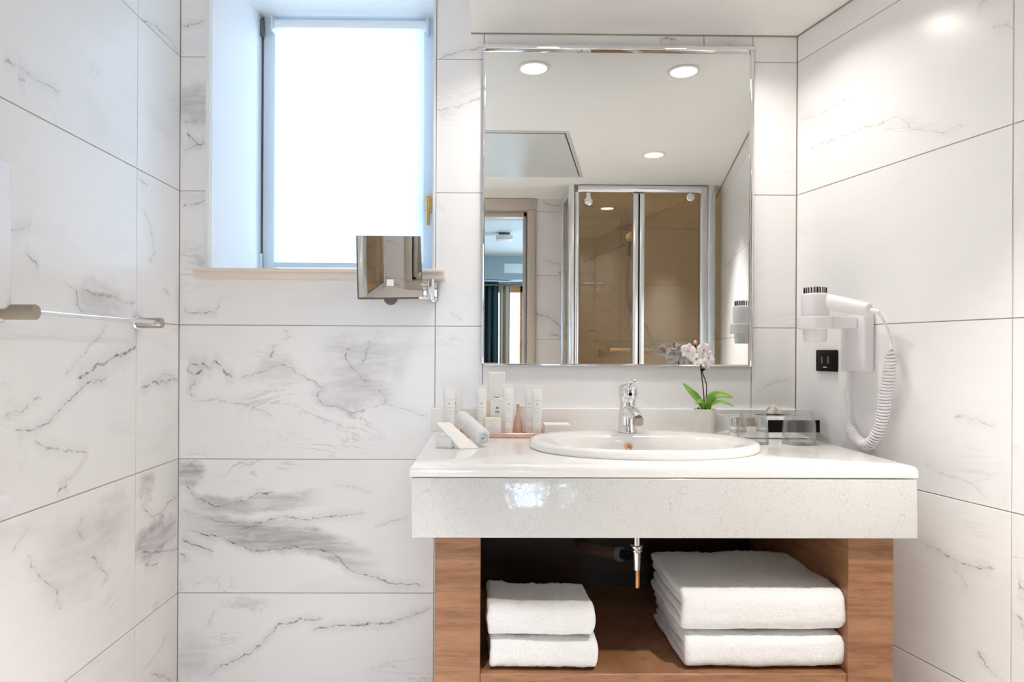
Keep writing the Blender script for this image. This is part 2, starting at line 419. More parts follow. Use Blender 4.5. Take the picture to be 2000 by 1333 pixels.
def catmull(pts, k=10):
    pts = [Vector(p) for p in pts]; P = [pts[0] * 2 - pts[1]] + pts + [pts[-1] * 2 - pts[-2]]; out = []
    for i in range(1, len(P) - 2):
        for j in range(k):
            t = j / k
            out.append(0.5 * ((2 * P[i]) + (P[i + 1] - P[i - 1]) * t + (2 * P[i - 1] - 5 * P[i] + 4 * P[i + 1] - P[i + 2]) * t * t + (3 * P[i] - P[i - 1] - 3 * P[i + 1] + P[i + 2]) * t ** 3))
    out.append(pts[-1]); return out

# ------------------------------------------------------------------ room shell
ZC = 2.079                      # low ceiling
ZH = 2.46                       # high ceiling over the window side
XS = -0.043                     # where the low ceiling begins
YF = -2.24                      # wall with the door
G = 0.0013                      # half a joint
WX0, WX1, WZ0, WZ1 = onback(411, 300).x, onback(848, 300).x, 1.362, 2.341
YWIN = 0.455

def fn_back(u, z, d): return Vector((u, d, z))
def fn_left(u, z, d): return Vector((XL - d, -u, z))
def fn_right(u, z, d): return rw(u / RT, z, -d)
def fn_front(u, z, d): return Vector((u, YF - d, z))
def tile(poly, fn, mat, parent, thick=0.004):
    """a tile with an eased edge; poly is the outline in wall metres (counter-clockwise), already without joints"""
    n = len(poly); cx = sum(p[0] for p in poly) / n; cz = sum(p[1] for p in poly) / n
    def inset(k):
        out = []
        for i in range(n):
            p0, p1, p2 = poly[i - 1], poly[i], poly[(i + 1) % n]
            e1 = Vector((p1[0] - p0[0], p1[1] - p0[1])).normalized(); e2 = Vector((p2[0] - p1[0], p2[1] - p1[1])).normalized()
            n1 = Vector((-e1.y, e1.x)); n2 = Vector((-e2.y, e2.x)); b = n1 + n2
            b = b / max(b.dot(n1), 0.2)
            out.append((p1[0] + b.x * k, p1[1] + b.y * k))
        return out
    a = inset(G); b = inset(G + 0.0006)
    mb = MB(); vs = []; uv = []
    for ring, d in ((a, thick), (a, 0.0006), (b, 0.0)):
        for u, z in ring: vs.append(fn(u, z, d)); uv.append((u, z))
    fs = [tuple(2 * n + i for i in range(n))]
    for k in range(2):
        fs += [(k * n + i, k * n + (i + 1) % n, (k + 1) * n + (i + 1) % n, (k + 1) * n + i) for i in range(n)]
    me = bpy.data.meshes.new('tile')
    org = ORG[parent.name]
    me.from_pydata([v - org for v in vs], [], fs)
    ul = me.uv_layers.new(name='UVMap')
    for lp in me.loops: ul.data[lp.index].uv = uv[lp.vertex_index]
    bm = bmesh.new(); bm.from_mesh(me); bmesh.ops.recalc_face_normals(bm, faces=bm.faces)
    # an open shell: make sure that the face looks into the room
    fc = max(bm.faces, key=lambda f: f.calc_area())
    want = fn(cx, cz, -1) - fn(cx, cz, 0)
    if fc.normal.dot(want) < 0: bmesh.ops.reverse_faces(bm, faces=bm.faces)
    bm.to_mesh(me); bm.free()
    me.materials.append(mat)
    o = bpy.data.objects.new('tile', me); COL.objects.link(o); o.parent = parent; ORG[o.name] = org
    return o
def rect(u0, z0, u1, z1): return [(u0, z0), (u1, z0), (u1, z1), (u0, z1)]
def vback(pts): return [(onback(*p).x, onback(*p).z) for p in pts]
def vleft(pts): return [(-onleft(*p).y, onleft(*p).z) for p in pts]
def vright(pts): return [(-onright(*p).y * RT, onright(*p).z) for p in pts]
m_plain = marble(); m_quiet = marble(soft=0.45); m_soft = marble(soft=0.8)

# back wall ---------------------------------------------------------------
mb = MB(); T0 = 0.003; TW = YWIN + 0.05
XE = XR0 + 0.02
for a, b in (((XL - 0.1, T0, 0), (WX0, TW, ZH)), ((WX1, T0, 0), (XE, TW, ZH)), ((WX0, T0, 0), (WX1, TW, WZ0)), ((WX0, T0, WZ1), (WX1, TW, ZH))):
    mb.box(a, b)
wall_back = struct(obj('wall_back', mb, 'grout', smooth=False), 'marble tiled wall behind the washbasin with window niche')
CX = [XL, onback(850, 640).x, onback(943, 640).x, onback(1468, 640).x, XR0]
KX = onback(403, 300).x                                         # outer edge of the window casing
b_low = marble(veins=[
    (vback([(395, 1330), (420, 1305), (490, 1275), (530, 1240), (548, 1220), (592, 1210), (640, 1208)]), 0.9, 0.0042, 0),
    (vback([(600, 1232), (680, 1222), (760, 1220), (800, 1205), (848, 1182)]), 0.95, 0.0042, 0),
    (vback([(400, 1232), (415, 1205), (425, 1190)]), 0.4, 0.003, 1)],
    spots=[vback([(480, 1178)])[0] + (0.09, 0.03, 0.5), vback([(380, 1280)])[0] + (0.08, 0.09, 0.35)])
b_mid = marble(veins=[
    (vback([(352, 938), (385, 972), (425, 990), (470, 978), (500, 968), (540, 962)]), 0.95, 0.0040, 0),
    (vback([(352, 1030), (380, 1040), (440, 1053), (470, 1068), (500, 1076), (560, 1072), (620, 1070), (655, 1080), (672, 1105), (700, 1122), (770, 1142), (846, 1143)]), 0.9, 0.0045, 0),
    (vback([(460, 1040), (520, 1020), (562, 1011), (590, 1018), (650, 1010), (725, 1004)]), 0.85, 0.0034, 0),
    (vback([(352, 1055), (390, 1068), (420, 1078)]), 0.95, 0.0050, 0),
    (vback([(354, 1082), (362, 1095), (366, 1104)]), 0.9, 0.004, 1),
    (vback([(352, 995), (372, 1003), (420, 1016), (470, 1024), (520, 1023)]), 0.55, 0.003, 0),
    (vback([(730, 1030), (765, 1018), (800, 1008)]), 0.5, 0.003, 0),
    (vback([(650, 945), (690, 950), (730, 962)]), 0.35, 0.003, 0)],
    bands=[(vback([(340, 1015), (420, 1028), (500, 1048), (560, 1052), (620, 1058), (700, 1090), (770, 1120)]), 0.055, 0.95),
           (vback([(340, 960), (400, 985), (480, 990), (560, 980), (650, 970)]), 0.035, 0.75)],
    spots=[vback([(368, 925)])[0] + (0.065, 0.05, 1.0), vback([(560, 1040)])[0] + (0.12, 0.05, 0.5)])
b_up = marble(veins=[
    (vback([(364, 724), (374, 712), (396, 715), (410, 722), (420, 706), (434, 716), (442, 733), (462, 738)]), 1.0, 0.0065, 0),
    (vback([(366, 722), (376, 733), (392, 726), (402, 718)]), 1.0, 0.0075, 0),
    (vback([(460, 738), (490, 735), (522, 722), (545, 712), (575, 722), (590, 736), (612, 748), (640, 757)]), 0.62, 0.0036, 0),
    (vback([(612, 748), (630, 757), (618, 772), (626, 785), (640, 791), (668, 797), (684, 808), (690, 818)]), 0.95, 0.0045, 1),
    (vback([(636, 790), (662, 797), (690, 806), (715, 800)]), 0.6, 0.0036, 0),
    (vback([(718, 797), (748, 790), (754, 778), (742, 768), (740, 762)]), 0.85, 0.0036, 1),
    (vback([(685, 675), (676, 700), (692, 722), (706, 738), (718, 752)]), 0.8, 0.0045, 1),
    (vback([(724, 668), (714, 690), (708, 712)]), 0.7, 0.004, 1),
    (vback([(537, 670), (532, 688), (528, 700)]), 0.8, 0.0045, 1),
    (vback([(382, 740), (378, 755), (370, 765), (376, 778)]), 0.75, 0.004, 1),
    (vback([(555, 640), (566, 655), (548, 668)]), 0.4, 0.003, 1),
    (vback([(360, 782), (425, 782), (480, 790), (525, 806), (540, 820)]), 0.38, 0.005, 0),
    (vback([(752, 786), (790, 800), (845, 816)]), 0.42, 0.004, 0)],
    spots=[vback([(700, 705)])[0] + (0.17, 0.12, 0.5), vback([(690, 768)])[0] + (0.15, 0.07, 0.5), vback([(540, 730)])[0] + (0.10, 0.06, 0.3)])
b_sill = marble(veins=[
    (vback([(354, 598), (366, 611), (392, 612), (420, 612), (432, 590), (433, 575)]), 0.85, 0.0042, 0),
    (vback([(354, 402), (372, 398), (402, 392)]), 0.55, 0.004, 0)])
b_win = marble(veins=[
    (vback([(356, 292), (375, 288), (402, 280)]), 0.6, 0.004, 0),
    (vback([(363, 262), (375, 272), (388, 284), (402, 276)]), 0.9, 0.005, 0),
    (vback([(356, 240), (402, 238)]), 0.3, 0.012, 0)], spots=[vback([(380, 205)])[0] + (0.09, 0.09, 0.6)])
b_top = marble(veins=[(vback([(352, 55), (375, 47), (404, 42)]), 0.7, 0.0035, 0)])
c_top = marble(veins=[(vback([(855, 115), (870, 108), (900, 101), (943, 92)]), 0.62, 0.0036, 0)], soft=0.5)
c_two = marble(veins=[(vback([(853, 216), (875, 210), (905, 202), (943, 192)]), 0.42, 0.006, 0), (vback([(890, 190), (920, 180), (944, 172)]), 0.25, 0.004, 0)], soft=0.5)
c_three = marble(veins=[(vback([(880, 612), (893, 618), (905, 625)]), 0.4, 0.004, 0), (vback([(853, 400), (870, 410)]), 0.3, 0.003, 0)], soft=0.5)
d_right = marble(veins=[(vback([(1468, 772), (1490, 758), (1520, 745), (1556, 742)]), 0.35, 0.0035, 0)], soft=0.5)
d_top = marble(veins=[(vback([(1285, 82), (1300, 75), (1322, 78)]), 0.8, 0.009, 0), (vback([(1320, 78), (1370, 86)]), 0.3, 0.004, 0)], soft=0.4)
rows = [0.0, 0.4, 0.8, 1.2, 1.6, 2.0, ZH]
x0, x1, x2, x3, x4 = CX
tile(rect(x0, 0, x1, 0.4), fn_back, b_low, wall_back)
tile(rect(x0, 0.4, x1, 0.8), fn_back, b_mid, wall_back)
tile(rect(x0, 0.8, x1, 1.2), fn_back, b_up, wall_back)
tile([(x0, 1.2), (x1, 1.2), (x1, WZ0), (KX, WZ0), (KX, 1.6), (x0, 1.6)], fn_back, b_sill, wall_back)
tile(rect(x0, 1.6, KX, 2.0), fn_back, b_win, wall_back)
tile(rect(x0, 2.0, KX, ZH), fn_back, b_top, wall_back)
tile(rect(KX, WZ1, x1, ZH), fn_back, m_plain, wall_back)
for k in range(6):
    z1 = rows[k + 1]
    tile(rect(x1, rows[k], x2, z1), fn_back, {5: c_top, 4: c_two, 3: c_three}.get(k, m_quiet), wall_back)
    if k == 5:
        tile(rect(x2, 2.0, onback(1375, 80).x, ZC + 0.05), fn_back, d_top, wall_back)
        tile(rect(onback(1375, 80).x, 2.0, x3, ZC + 0.05), fn_back, m_quiet, wall_back)
    else: tile(rect(x2, rows[k], x3, z1), fn_back, m_quiet, wall_back)
    tile(rect(x3, rows[k], x4 - 0.001, min(z1, ZC + 0.05)), fn_back, d_right if k == 2 else m_quiet, wall_back)

# left wall -----------------------------------------------------------------
wall_left = struct(obj('wall_left', MB().box((XL - 0.1, YF - 0.1, 0), (XL - T0, TW, ZH)), 'grout', smooth=False), 'marble tiled side wall with the towel rail')
LU = [0.0, 0.249, 1.05, 1.85, 2.24]
l_up = marble(veins=[
    (vleft([(142, 737), (165, 733), (190, 716), (215, 704), (240, 692), (270, 677)]), 1.0, 0.0075, 0),
    (vleft([(20, 842), (62, 840), (95, 825), (120, 797), (145, 772), (168, 752), (190, 745), (215, 737)]), 0.85, 0.0042, 0),
    (vleft([(125, 740), (150, 705), (175, 678), (195, 655), (212, 632)]), 0.45, 0.0040, 0),
    (vleft([(0, 816), (40, 803), (60, 785), (80, 776)]), 0.45, 0.004, 0),
    (vleft([(58, 857), (85, 876), (115, 874), (130, 882), (175, 884)]), 0.5, 0.005, 0),
    (vleft([(172, 888), (158, 912), (140, 932), (125, 950)]), 0.55, 0.0035, 0),
    (vleft([(112, 964), (122, 953), (132, 950), (134, 966)]), 0.85, 0.006, 0)])
l_up2 = marble(veins=[
    (vleft([(271, 768), (276, 757), (302, 746), (325, 747), (351, 741)]), 0.9, 0.0055, 0),
    (vleft([(306, 742), (320, 731), (336, 734), (345, 747)]), 0.5, 0.0035, 0)])
l_mid = marble(veins=[
    (vleft([(48, 1085), (85, 1135), (112, 1150), (114, 1165), (112, 1180), (125, 1195)]), 0.62, 0.0050, 1),
    (vleft([(176, 1080), (196, 1108), (208, 1125), (206, 1140), (190, 1160)]), 0.6, 0.0050, 1),
    (vleft([(160, 1010), (152, 1035), (165, 1060)]), 0.4, 0.005, 1),
    (vleft([(26, 1090), (30, 1065), (42, 1050), (58, 1028)]), 0.35, 0.005, 1)],
    spots=[vleft([(150, 1085)])[0] + (0.20, 0.13, 0.30), vleft([(220, 1010)])[0] + (0.10, 0.10, 0.35)])
l_mid2 = marble(veins=[
    (vleft([(272, 972), (282, 994), (298, 1008), (314, 1006), (328, 985), (351, 966)]), 0.7, 0.0045, 0),
    (vleft([(272, 1080), (300, 1079), (330, 1078), (352, 1070)]), 0.85, 0.0055, 0),
    (vleft([(280, 1105), (295, 1107), (312, 1103)]), 0.7, 0.006, 0)],
    spots=[vleft([(305, 1050)])[0] + (0.17, 0.07, 1.0), vleft([(288, 948)])[0] + (0.06, 0.05, 0.7)])
l_low2 = marble(veins=[(vleft([(325, 1235), (318, 1260), (306, 1290), (282, 1310)]), 0.5, 0.006, 1), (vleft([(290, 1318), (315, 1320), (340, 1332)]), 0.6, 0.007, 0)])
l_win = marble(veins=[
    (vleft([(130, 545), (148, 570), (152, 598), (170, 612)]), 0.7, 0.006, 1),
    (vleft([(152, 560), (180, 575), (215, 580), (255, 595), (270, 588)]), 0.45, 0.006, 0),
    (vleft([(48, 494), (62, 512), (78, 524)]), 0.7, 0.0055, 0),
    (vleft([(10, 455), (55, 440), (65, 425)]), 0.3, 0.005, 0)], spots=[vleft([(195, 590)])[0] + (0.14, 0.08, 0.5)], soft=0.7)
l_win2 = marble(veins=[(vleft([(272, 400), (295, 440), (300, 490), (292, 520)]), 0.35, 0.006, 1), (vleft([(318, 565), (332, 578)]), 0.5, 0.004, 0), (vleft([(272, 350), (290, 362)]), 0.4, 0.009, 0)], soft=0.7)
l_hi = marble(veins=[(vleft([(0, 112), (40, 133), (60, 148), (85, 165), (122, 176)]), 0.5, 0.0055, 0), (vleft([(35, 155), (52, 160)]), 0.6, 0.006, 0)], soft=0.7)
l_top2 = marble(veins=[(vleft([(270, 34), (300, 50), (325, 72), (352, 108)]), 0.5, 0.006, 0)], soft=0.7)
for c in range(4):
    for k in range(6):
        mat = {(1, 2): l_up, (0, 2): l_up2, (1, 1): l_mid, (0, 1): l_mid2, (0, 0): l_low2, (1, 3): l_win, (0, 3): l_win2, (1, 4): l_hi, (0, 5): l_top2}.get((c, k), m_soft)
        tile(rect(LU[c], rows[k], LU[c + 1], rows[k + 1]), fn_left, mat, wall_left)

# right wall (stands at an angle) -------------------------------------------
mb = MB(); mb.prism(rect(-0.3, 0, 3.05 * RT, ZC + 0.3), fn_right, T0, 0.1)
wall_right = struct(obj('wall_right', mb, 'grout', smooth=False), 'slanting marble tiled wall with the hair dryer')
RU = [0.0, 0.652 * RT, 0.652 * RT + 0.8, 0.652 * RT + 1.6, 3.0]
r_low = marble(veins=[
    (vright([(1795, 1058), (1826, 1072), (1855, 1090), (1880, 1103), (1905, 1108), (1945, 1112)]), 0.7, 0.0045, 0),
    (vright([(1862, 1110), (1880, 1130), (1890, 1150)]), 0.35, 0.004, 0),
    (vright([(1910, 1265), (1917, 1285), (1930, 1308), (1950, 1330)]), 0.65, 0.0045, 1)], soft=0.6)
r_mid = marble(veins=[
    (vright([(1860, 815), (1890, 818), (1920, 826), (1952, 835)]), 0.4, 0.0035, 0),
    (vright([(1700, 800), (1740, 808), (1760, 805)]), 0.3, 0.0035, 0),
    (vright([(1800, 900), (1830, 925), (1900, 945), (1940, 985)]), 0.22, 0.006, 0)], soft=0.5)
r_top = marble(veins=[
    (vright([(1565, 300), (1600, 282), (1650, 265), (1720, 240), (1755, 228), (1775, 250), (1840, 258), (1905, 240)]), 0.32, 0.0045, 0),
    (vright([(1560, 235), (1600, 225), (1640, 200), (1670, 185)]), 0.25, 0.004, 0),
    (vright([(1905, 15), (1920, 5), (1935, -10)]), 0.5, 0.004, 0),
    (vright([(1940, 52), (1965, 48), (1985, 52)]), 0.35, 0.005, 0)], soft=0.5)
r_far = marble(veins=[(vright([(1986, 1135), (1992, 1150), (2005, 1165)]), 0.9, 0.006, 0), (vright([(1988, 1200), (2000, 1225), (2010, 1260)]), 0.6, 0.009, 1)])
for c in range(4):
    for k in range(6):
        mat = {(0, 1): r_low, (0, 2): r_mid, (0, 4): r_top, (1, 1): r_far}.get((c, k), m_quiet)
        tile(rect(RU[c], rows[k], RU[c + 1], min(rows[k + 1], ZC + 0.05)), fn_right, mat, wall_right)

# wall with the door, behind the camera --------------------------------------
DX0, DX1, DZ = -0.55, 0.268, 2.005
SX0, YS = 0.483, -1.85          # shower corner
mb = MB()
for a, b in (((XL - 0.1, YF - 0.12, 0), (DX0, YF - T0, ZH)), ((DX1, YF - 0.12, 0), (0.56, YF - T0, ZH)), ((DX0, YF - 0.12, DZ), (DX1, YF - T0, ZH))): mb.box(a, b)
wall_front = struct(obj('wall_front', mb, 'grout', smooth=False), 'marble tiled wall with the doorway to the bedroom')
f_a = marble(veins=[([(0.30, 1.36), (0.40, 1.34), (0.46, 1.30), (0.50, 1.24)], 0.8, 0.009, 0), ([(0.40, 1.235), (0.45, 1.222), (0.53, 1.205)], 0.6, 0.008, 0)])
f_b = marble(veins=[([(0.36, 2.06), (0.44, 2.035), (0.53, 2.045)], 0.8, 0.009, 0)])
f_c = marble(veins=[([(0.36, 1.70), (0.44, 1.68), (0.53, 1.66)], 0.5, 0.006, 0), ([(0.46, 1.62), (0.53, 1.64)], 0.8, 0.006, 0)])
for k in range(6):
    zt = min(rows[k + 1], ZH)
    tile(rect(XL, rows[k], DX0 - 0.05, zt), fn_front, m_soft, wall_front)
    tile(rect(0.322, rows[k], 0.558, zt), fn_front, {3: f_a, 5: f_b, 4: f_c}.get(k, m_soft), wall_front)
tile(rect(DX0 - 0.05, DZ + 0.075, 0.322, ZH), fn_front, m_soft, wall_front)

# shower recess walls
YB = -2.80
mb = MB(); mb.box((0.40, YB - 0.1, 0), (1.75, YB - T0, ZC + 0.02))
wall_shower = struct(obj('wall_shower', mb, 'grout', smooth=False), 'marble tiled back wall of the shower')
s_a = marble(veins=[([(0.68, 1.75), (0.80, 1.80), (0.90, 1.84), (0.98, 1.88), (1.05, 1.90)], 0.95, 0.010, 0), ([(0.62, 1.66), (0.72, 1.68), (0.80, 1.67)], 0.5, 0.010, 0)])
def fn_shower(u, z, d): return Vector((u, YB - d, z))
for k in range(6):
    for a, b in ((0.555, 0.97), (0.97, 1.62)):
        tile(rect(a, rows[k], b, min(rows[k + 1], ZC + 0.02)), fn_shower, s_a if k in (4,) else m_soft, wall_shower)
mb = MB(); mb.box((0.56 - 0.1, YB - 0.1, 0), (0.56 - T0, YF - 0.125, ZC + 0.02))
wall_shower_side = struct(obj('wall_shower_side', mb, 'grout', smooth=False), 'tiled side wall inside the shower')
for k in range(6):
    tile(rect(2.24, rows[k], 2.80, min(rows[k + 1], ZC + 0.02)), lambda u, z, d: Vector((0.56 - d, -u, z)), m_soft, wall_shower_side)

# ceilings and floor ----------------------------------------------------------
mb = MB(); mb.box((XS, -2.95, ZC), (1.80, 0.0, ZH + 0.1))
ceil = struct(obj('ceiling', mb, 'paint', smooth=False), 'low white dropped ceiling above the washbasin')
mb = MB(); mb.box((XL - 0.1, YF - 0.12, ZH), (XS, TW, ZH + 0.1))
struct(obj('ceiling_high', mb, 'paint', smooth=False), 'higher white ceiling on the window side')
mb = MB(); mb.box((XL - 0.1, YF - 0.12, -0.1), (1.80, TW, -0.004))
fl = struct(obj('floor', mb, 'grout', smooth=False), 'bathroom floor of grey stone tiles')
for i in range(6):
    for j in range(6):
        a = XL + i * 0.45; b = -2.25 + j * 0.45
        mt = MB(); mt.box((a + 0.001, b + 0.001, -0.004), (min(a + 0.449, 1.79), min(b + 0.449, 0.0), 0.0)); obj('tile', mt, 'floor', fl, smooth=False)
# shadow joint where the low ceiling meets the walls
mb = MB(); mb.box((XS, -0.004, ZC - 0.003), (XR0, 0.0, ZC)); struct(obj('trim_1', mb, 'taupe', smooth=False), 'thin brown joint between ceiling and back wall')
mb = MB(); mb.prism(rect(0, ZC - 0.003, 2.8 * RT, ZC), fn_right, -0.004, 0.0); struct(obj('trim_2', mb, 'taupe', smooth=False), 'thin brown joint between ceiling and slanting wall')

# ------------------------------------------------------------------ window
win = bpy.data.objects.new('window_1', None); COL.objects.link(win); win.location = ((WX0 + WX1) / 2, 0.2, WZ0); ORG['window_1'] = Vector(win.location)
struct(win, 'deep set window with frosted daylight in the tiled wall')
mb = MB(); mb.box((WX0 - 0.004, -0.001, WZ0), (WX0 + 0.004, TW - 0.02, WZ1)); obj('reveal_lining', mb, 'reveal', win, smooth=False)
mb = MB(); mb.box((WX1 - 0.004, -0.001, WZ0), (WX1 + 0.004, TW - 0.02, WZ1)); obj('reveal_lining', mb, 'reveal', win, smooth=False)
mb = MB(); mb.box((WX0, -0.001, WZ1 - 0.004), (WX1, TW - 0.02, WZ1 + 0.004)); obj('reveal_lining', mb, 'reveal', win, smooth=False)
mb = MB(); mb.box((WX0, 0.0, WZ0 - 0.01), (WX1, TW - 0.02, WZ0 + 0.004)); obj('reveal_lining', mb, 'reveal', win, smooth=False)
mb = MB(); mb.box((KX, -0.010, WZ0), (WX0 + 0.002, 0.002, WZ1 + 0.02), 0.003); obj('casing', mb, 'reveal', win)
mb = MB(); mb.box((WX1 - 0.003, -0.008, WZ0), (x1 - 0.001, 0.002, WZ1 + 0.02), 0.002); obj('casing', mb, 'reveal', win)
DW = 2.5
fx0 = at(506, 280, DW).x; fx1 = WX1 + 0.0
fz0, fz1 = WZ0, at(680, 36, DW).z
# frame members
gx = at(516, 280, DW).x
mb = MB(); mb.box((WX0, YWIN - 0.004, fz0), (gx, YWIN + 0.05, WZ1)); obj('jamb', mb, 'dirt', win)
mb = MB(); mb.box((gx, YWIN - 0.012, fz0), (at(541, 280, DW).x, YWIN + 0.03, fz1), 0.004); obj('stile', mb, 'upvc', win)
mb = MB(); mb.box((at(822, 280, DW).x, YWIN - 0.012, fz0), (fx1, YWIN + 0.03, fz1), 0.004); obj('stile', mb, 'upvc', win)
mb = MB(); mb.box((gx, YWIN - 0.006, fz1 - 0.035), (fx1, YWIN + 0.028, fz1 + 0.03), 0.004); obj('top_rail', mb, 'upvc', win)
mb = MB(); mb.box((gx, YWIN - 0.006, fz0), (fx1, YWIN + 0.028, fz0 + 0.05), 0.004); obj('bottom_rail', mb, 'upvc', win)
mb = MB(); mb.box((gx, YWIN + 0.010, fz0 + 0.02), (fx1, YWIN + 0.016, fz1)); obj('pane', mb, 'pane', win)
p = at(512, 55, DW - 0.02); mb = MB(); mb.cyl(p + Vector((0, 0, -0.03)), p + Vector((0, 0, 0.03)), 0.008); obj('hinge', mb, 'dirt', win)
p = at(509, 512, DW - 0.02); mb = MB(); mb.cyl(p + Vector((0, 0, -0.03)), p + Vector((0, 0, 0.03)), 0.007); obj('hinge', mb, 'upvc', win)
p0 = at(836, 440, DW - 0.055); p1 = at(836, 382, DW - 0.055)
mb = MB(); mb.box((p0.x - 0.012, p0.y + 0.02, p1.z - 0.055), (p0.x + 0.012, YWIN - 0.010, p1.z + 0.004), 0.004); hb = obj('handle', mb, 'brass', win)
mb = MB(); mb.tube([(p0.x, YWIN - 0.012, p1.z - 0.015), (p0.x, p0.y + 0.004, p1.z - 0.012), (p0.x, p0.y, p1.z - 0.03), (p0.x, p0.y, p0.z)], [0.008, 0.008, 0.008, 0.0065], 12); obj('lever', mb, 'brass', hb)
# sill
D0 = 2.0
sa, sb = at(376, 535, D0), at(868, 535, D0)
zt, zb = at(620, 524.5, D0).z, at(620, 545, D0).z
mb = MB(); mb.box((sa.x, CP.y + D0, zb), (sb.x, 0.0, zt - 0.010), 0.003); mb.box((sa.x, CP.y + D0 - 0.004, zt - 0.012), (sb.x, 0.04, zt + 0.0), 0.004)
obj('sill', mb, 'sillm', win)
# roller blind
DB = 2.455
bx0, bx1 = at(536, 280, DB).x, at(828, 280, DB).x
bz0, bz1 = at(680, 517, DB).z, at(680, 47, DB).z
yb = CP.y + DB
blind = thing('roller_blind', 'white roller blind pulled down over the window', 'blind', ((bx0 + bx1) / 2, yb, bz0))
mb = MB(); nx, nz = 24, 40; vs = []; fs = []
for j in range(nz + 1):
    for i in range(nx + 1):
        u = i / nx; w = j / nz
        vs.append((bx0 + (bx1 - bx0) * u, yb + 0.0025 * math.sin(u * 9 + 2 * w) * math.sin(w * PI), bz0 + (bz1 - bz0) * w))
fs = [(j * (nx + 1) + i, j * (nx + 1) + i + 1, (j + 1) * (nx + 1) + i + 1, (j + 1) * (nx + 1) + i) for j in range(nz) for i in range(nx)]
mb.add(vs, fs); obj('fabric', mb, 'blind', blind)
mb = MB(); mb.cyl((bx0 - 0.004, yb + 0.012, bz1), (bx1 + 0.008, yb + 0.012, bz1), 0.0175, n=28); obj('roller', mb, 'reveal', blind)
for xx in (bx0 - 0.010, bx1 + 0.010):
    mb = MB(); mb.box((xx - 0.004, yb - 0.010, bz1 - 0.026), (xx + 0.004, yb + 0.034, bz1 + 0.024), 0.003); obj('bracket', mb, 'upvc', blind)
mb = MB(); mb.box((bx0, yb - 0.005, bz0 - 0.012), (bx1, yb + 0.005, bz0 + 0.006), 0.003); obj('bottom_bar', mb, 'upvc', blind)

# ------------------------------------------------------------------ door, bedroom beyond (seen in the mirrors)
door = bpy.data.objects.new('door_1', None); COL.objects.link(door); door.location = (0, YF, 0); ORG['door_1'] = Vector(door.location)
struct(door, 'open doorway with beige casing leading to the bedroom')
for a, b in (((DX1, YF - 0.13, 0), (0.322, YF + 0.022, DZ)), ((DX0 - 0.05, YF - 0.13, 0), (DX0, YF + 0.022, DZ)), ((DX0 - 0.05, YF - 0.13, DZ + 0.0005), (0.322, YF + 0.022, DZ + 0.072))):
    mb = MB(); mb.box(a, b, 0.006); obj('casing', mb, 'cool', door)
mb = MB(); mb.box((DX1 - 0.022, YF - 0.10, 0), (DX1, YF - 0.04, DZ), 0.003); obj('stop_bead', mb, 'cool', door)
mb = MB(); mb.box((DX0, YF - 0.10, DZ - 0.03), (DX1, YF - 0.04, DZ), 0.003); obj('stop_bead', mb, 'cool', door)
BY1 = -6.95; BX0, BX1, BZ = -1.6, 2.2, 2.32
mb = MB(); mb.box((BX0, BY1 - 0.6, -0.1), (BX1, YF - 0.12, 0.0)); struct(obj('floor_bedroom', mb, 'parquet', smooth=False), 'wooden bedroom floor beyond the door')
mb = MB(); mb.box((BX0, BY1 - 0.1, BZ), (BX1, YF - 0.12, BZ + 0.1)); struct(obj('ceiling_bedroom', mb, 'bedceil', smooth=False), 'pale bedroom ceiling seen through the doorway')
mb = MB(); mb.box((BX0 - 0.1, BY1 - 0.1, 0), (BX0, YF - 0.12, BZ)); struct(obj('wall_bedroom_west', mb, 'bedwall', smooth=False))
mb = MB()
for ya, yb_, za, zb_ in ((BY1 - 0.1, -5.45, 0, BZ), (-3.95, YF - 0.12, 0, BZ), (-5.45, -3.95, 0, 0.6), (-5.45, -3.95, 2.1, BZ)): mb.box((BX1, ya, za), (BX1 + 0.1, yb_, zb_))
struct(obj('wall_bedroom_east', mb, 'bedwall', smooth=False))  # opening cut for the added side light
mb = MB(); mb.box((BX0, YF - 0.20, 0), (DX0 - 0.05, YF - 0.12, BZ)); mb.box((0.322, YB - 0.2, 0), (0.40, YF - 0.12, BZ)); mb.box((0.40, YB - 0.2, 0), (BX1, YB - 0.1, BZ)); mb.box((DX0 - 0.05, YF - 0.20, DZ + 0.05), (0.322, YF - 0.12, BZ))
struct(obj('wall_bedroom_north', mb, 'bedwall', smooth=False))
w3 = bpy.data.objects.new('window_added', None); COL.objects.link(w3); w3.location = (BX1, -4.7, 0.6); ORG['window_added'] = Vector(w3.location)
struct(w3, 'added unseen pine framed side window of the bedroom')  # frame added around the unseen side fill light
for ya, yb_, za, zb_, nm in ((-5.45, -5.37, 0.6, 2.1, 'stile'), (-4.74, -4.66, 0.6, 2.1, 'stile'), (-4.03, -3.95, 0.6, 2.1, 'stile'), (-5.45, -3.95, 0.6, 0.68, 'rail'), (-5.45, -3.95, 2.02, 2.1, 'rail')):
    mb = MB(); mb.box((BX1 + 0.02, ya, za), (BX1 + 0.08, yb_, zb_), 0.005); obj(nm, mb, 'orangewood', w3)
for ya, yb_ in ((-5.37, -4.74), (-4.66, -4.03)):
    mb = MB(); mb.box((BX1 + 0.045, ya, 0.68), (BX1 + 0.051, yb_, 2.02)); obj('pane', mb, 'pane', w3, smooth=False)
def mir(px, py, y):             # a point seen in the wall mirror, at the real depth y
    p = at(px, py, 2.045 - y); return Vector((p.x, y, p.z))
FW0, FW1, FZ = -0.75, 1.15, 1.98
mb = MB()
for a, b in (((BX0, BY1 - 0.1, 0), (FW0, BY1, BZ)), ((FW1, BY1 - 0.1, 0), (BX1, BY1, BZ)), ((FW0, BY1 - 0.1, FZ), (FW1, BY1, BZ)), ((FW0, BY1 - 0.1, 0), (FW1, BY1, 0.05))): mb.box(a, b)
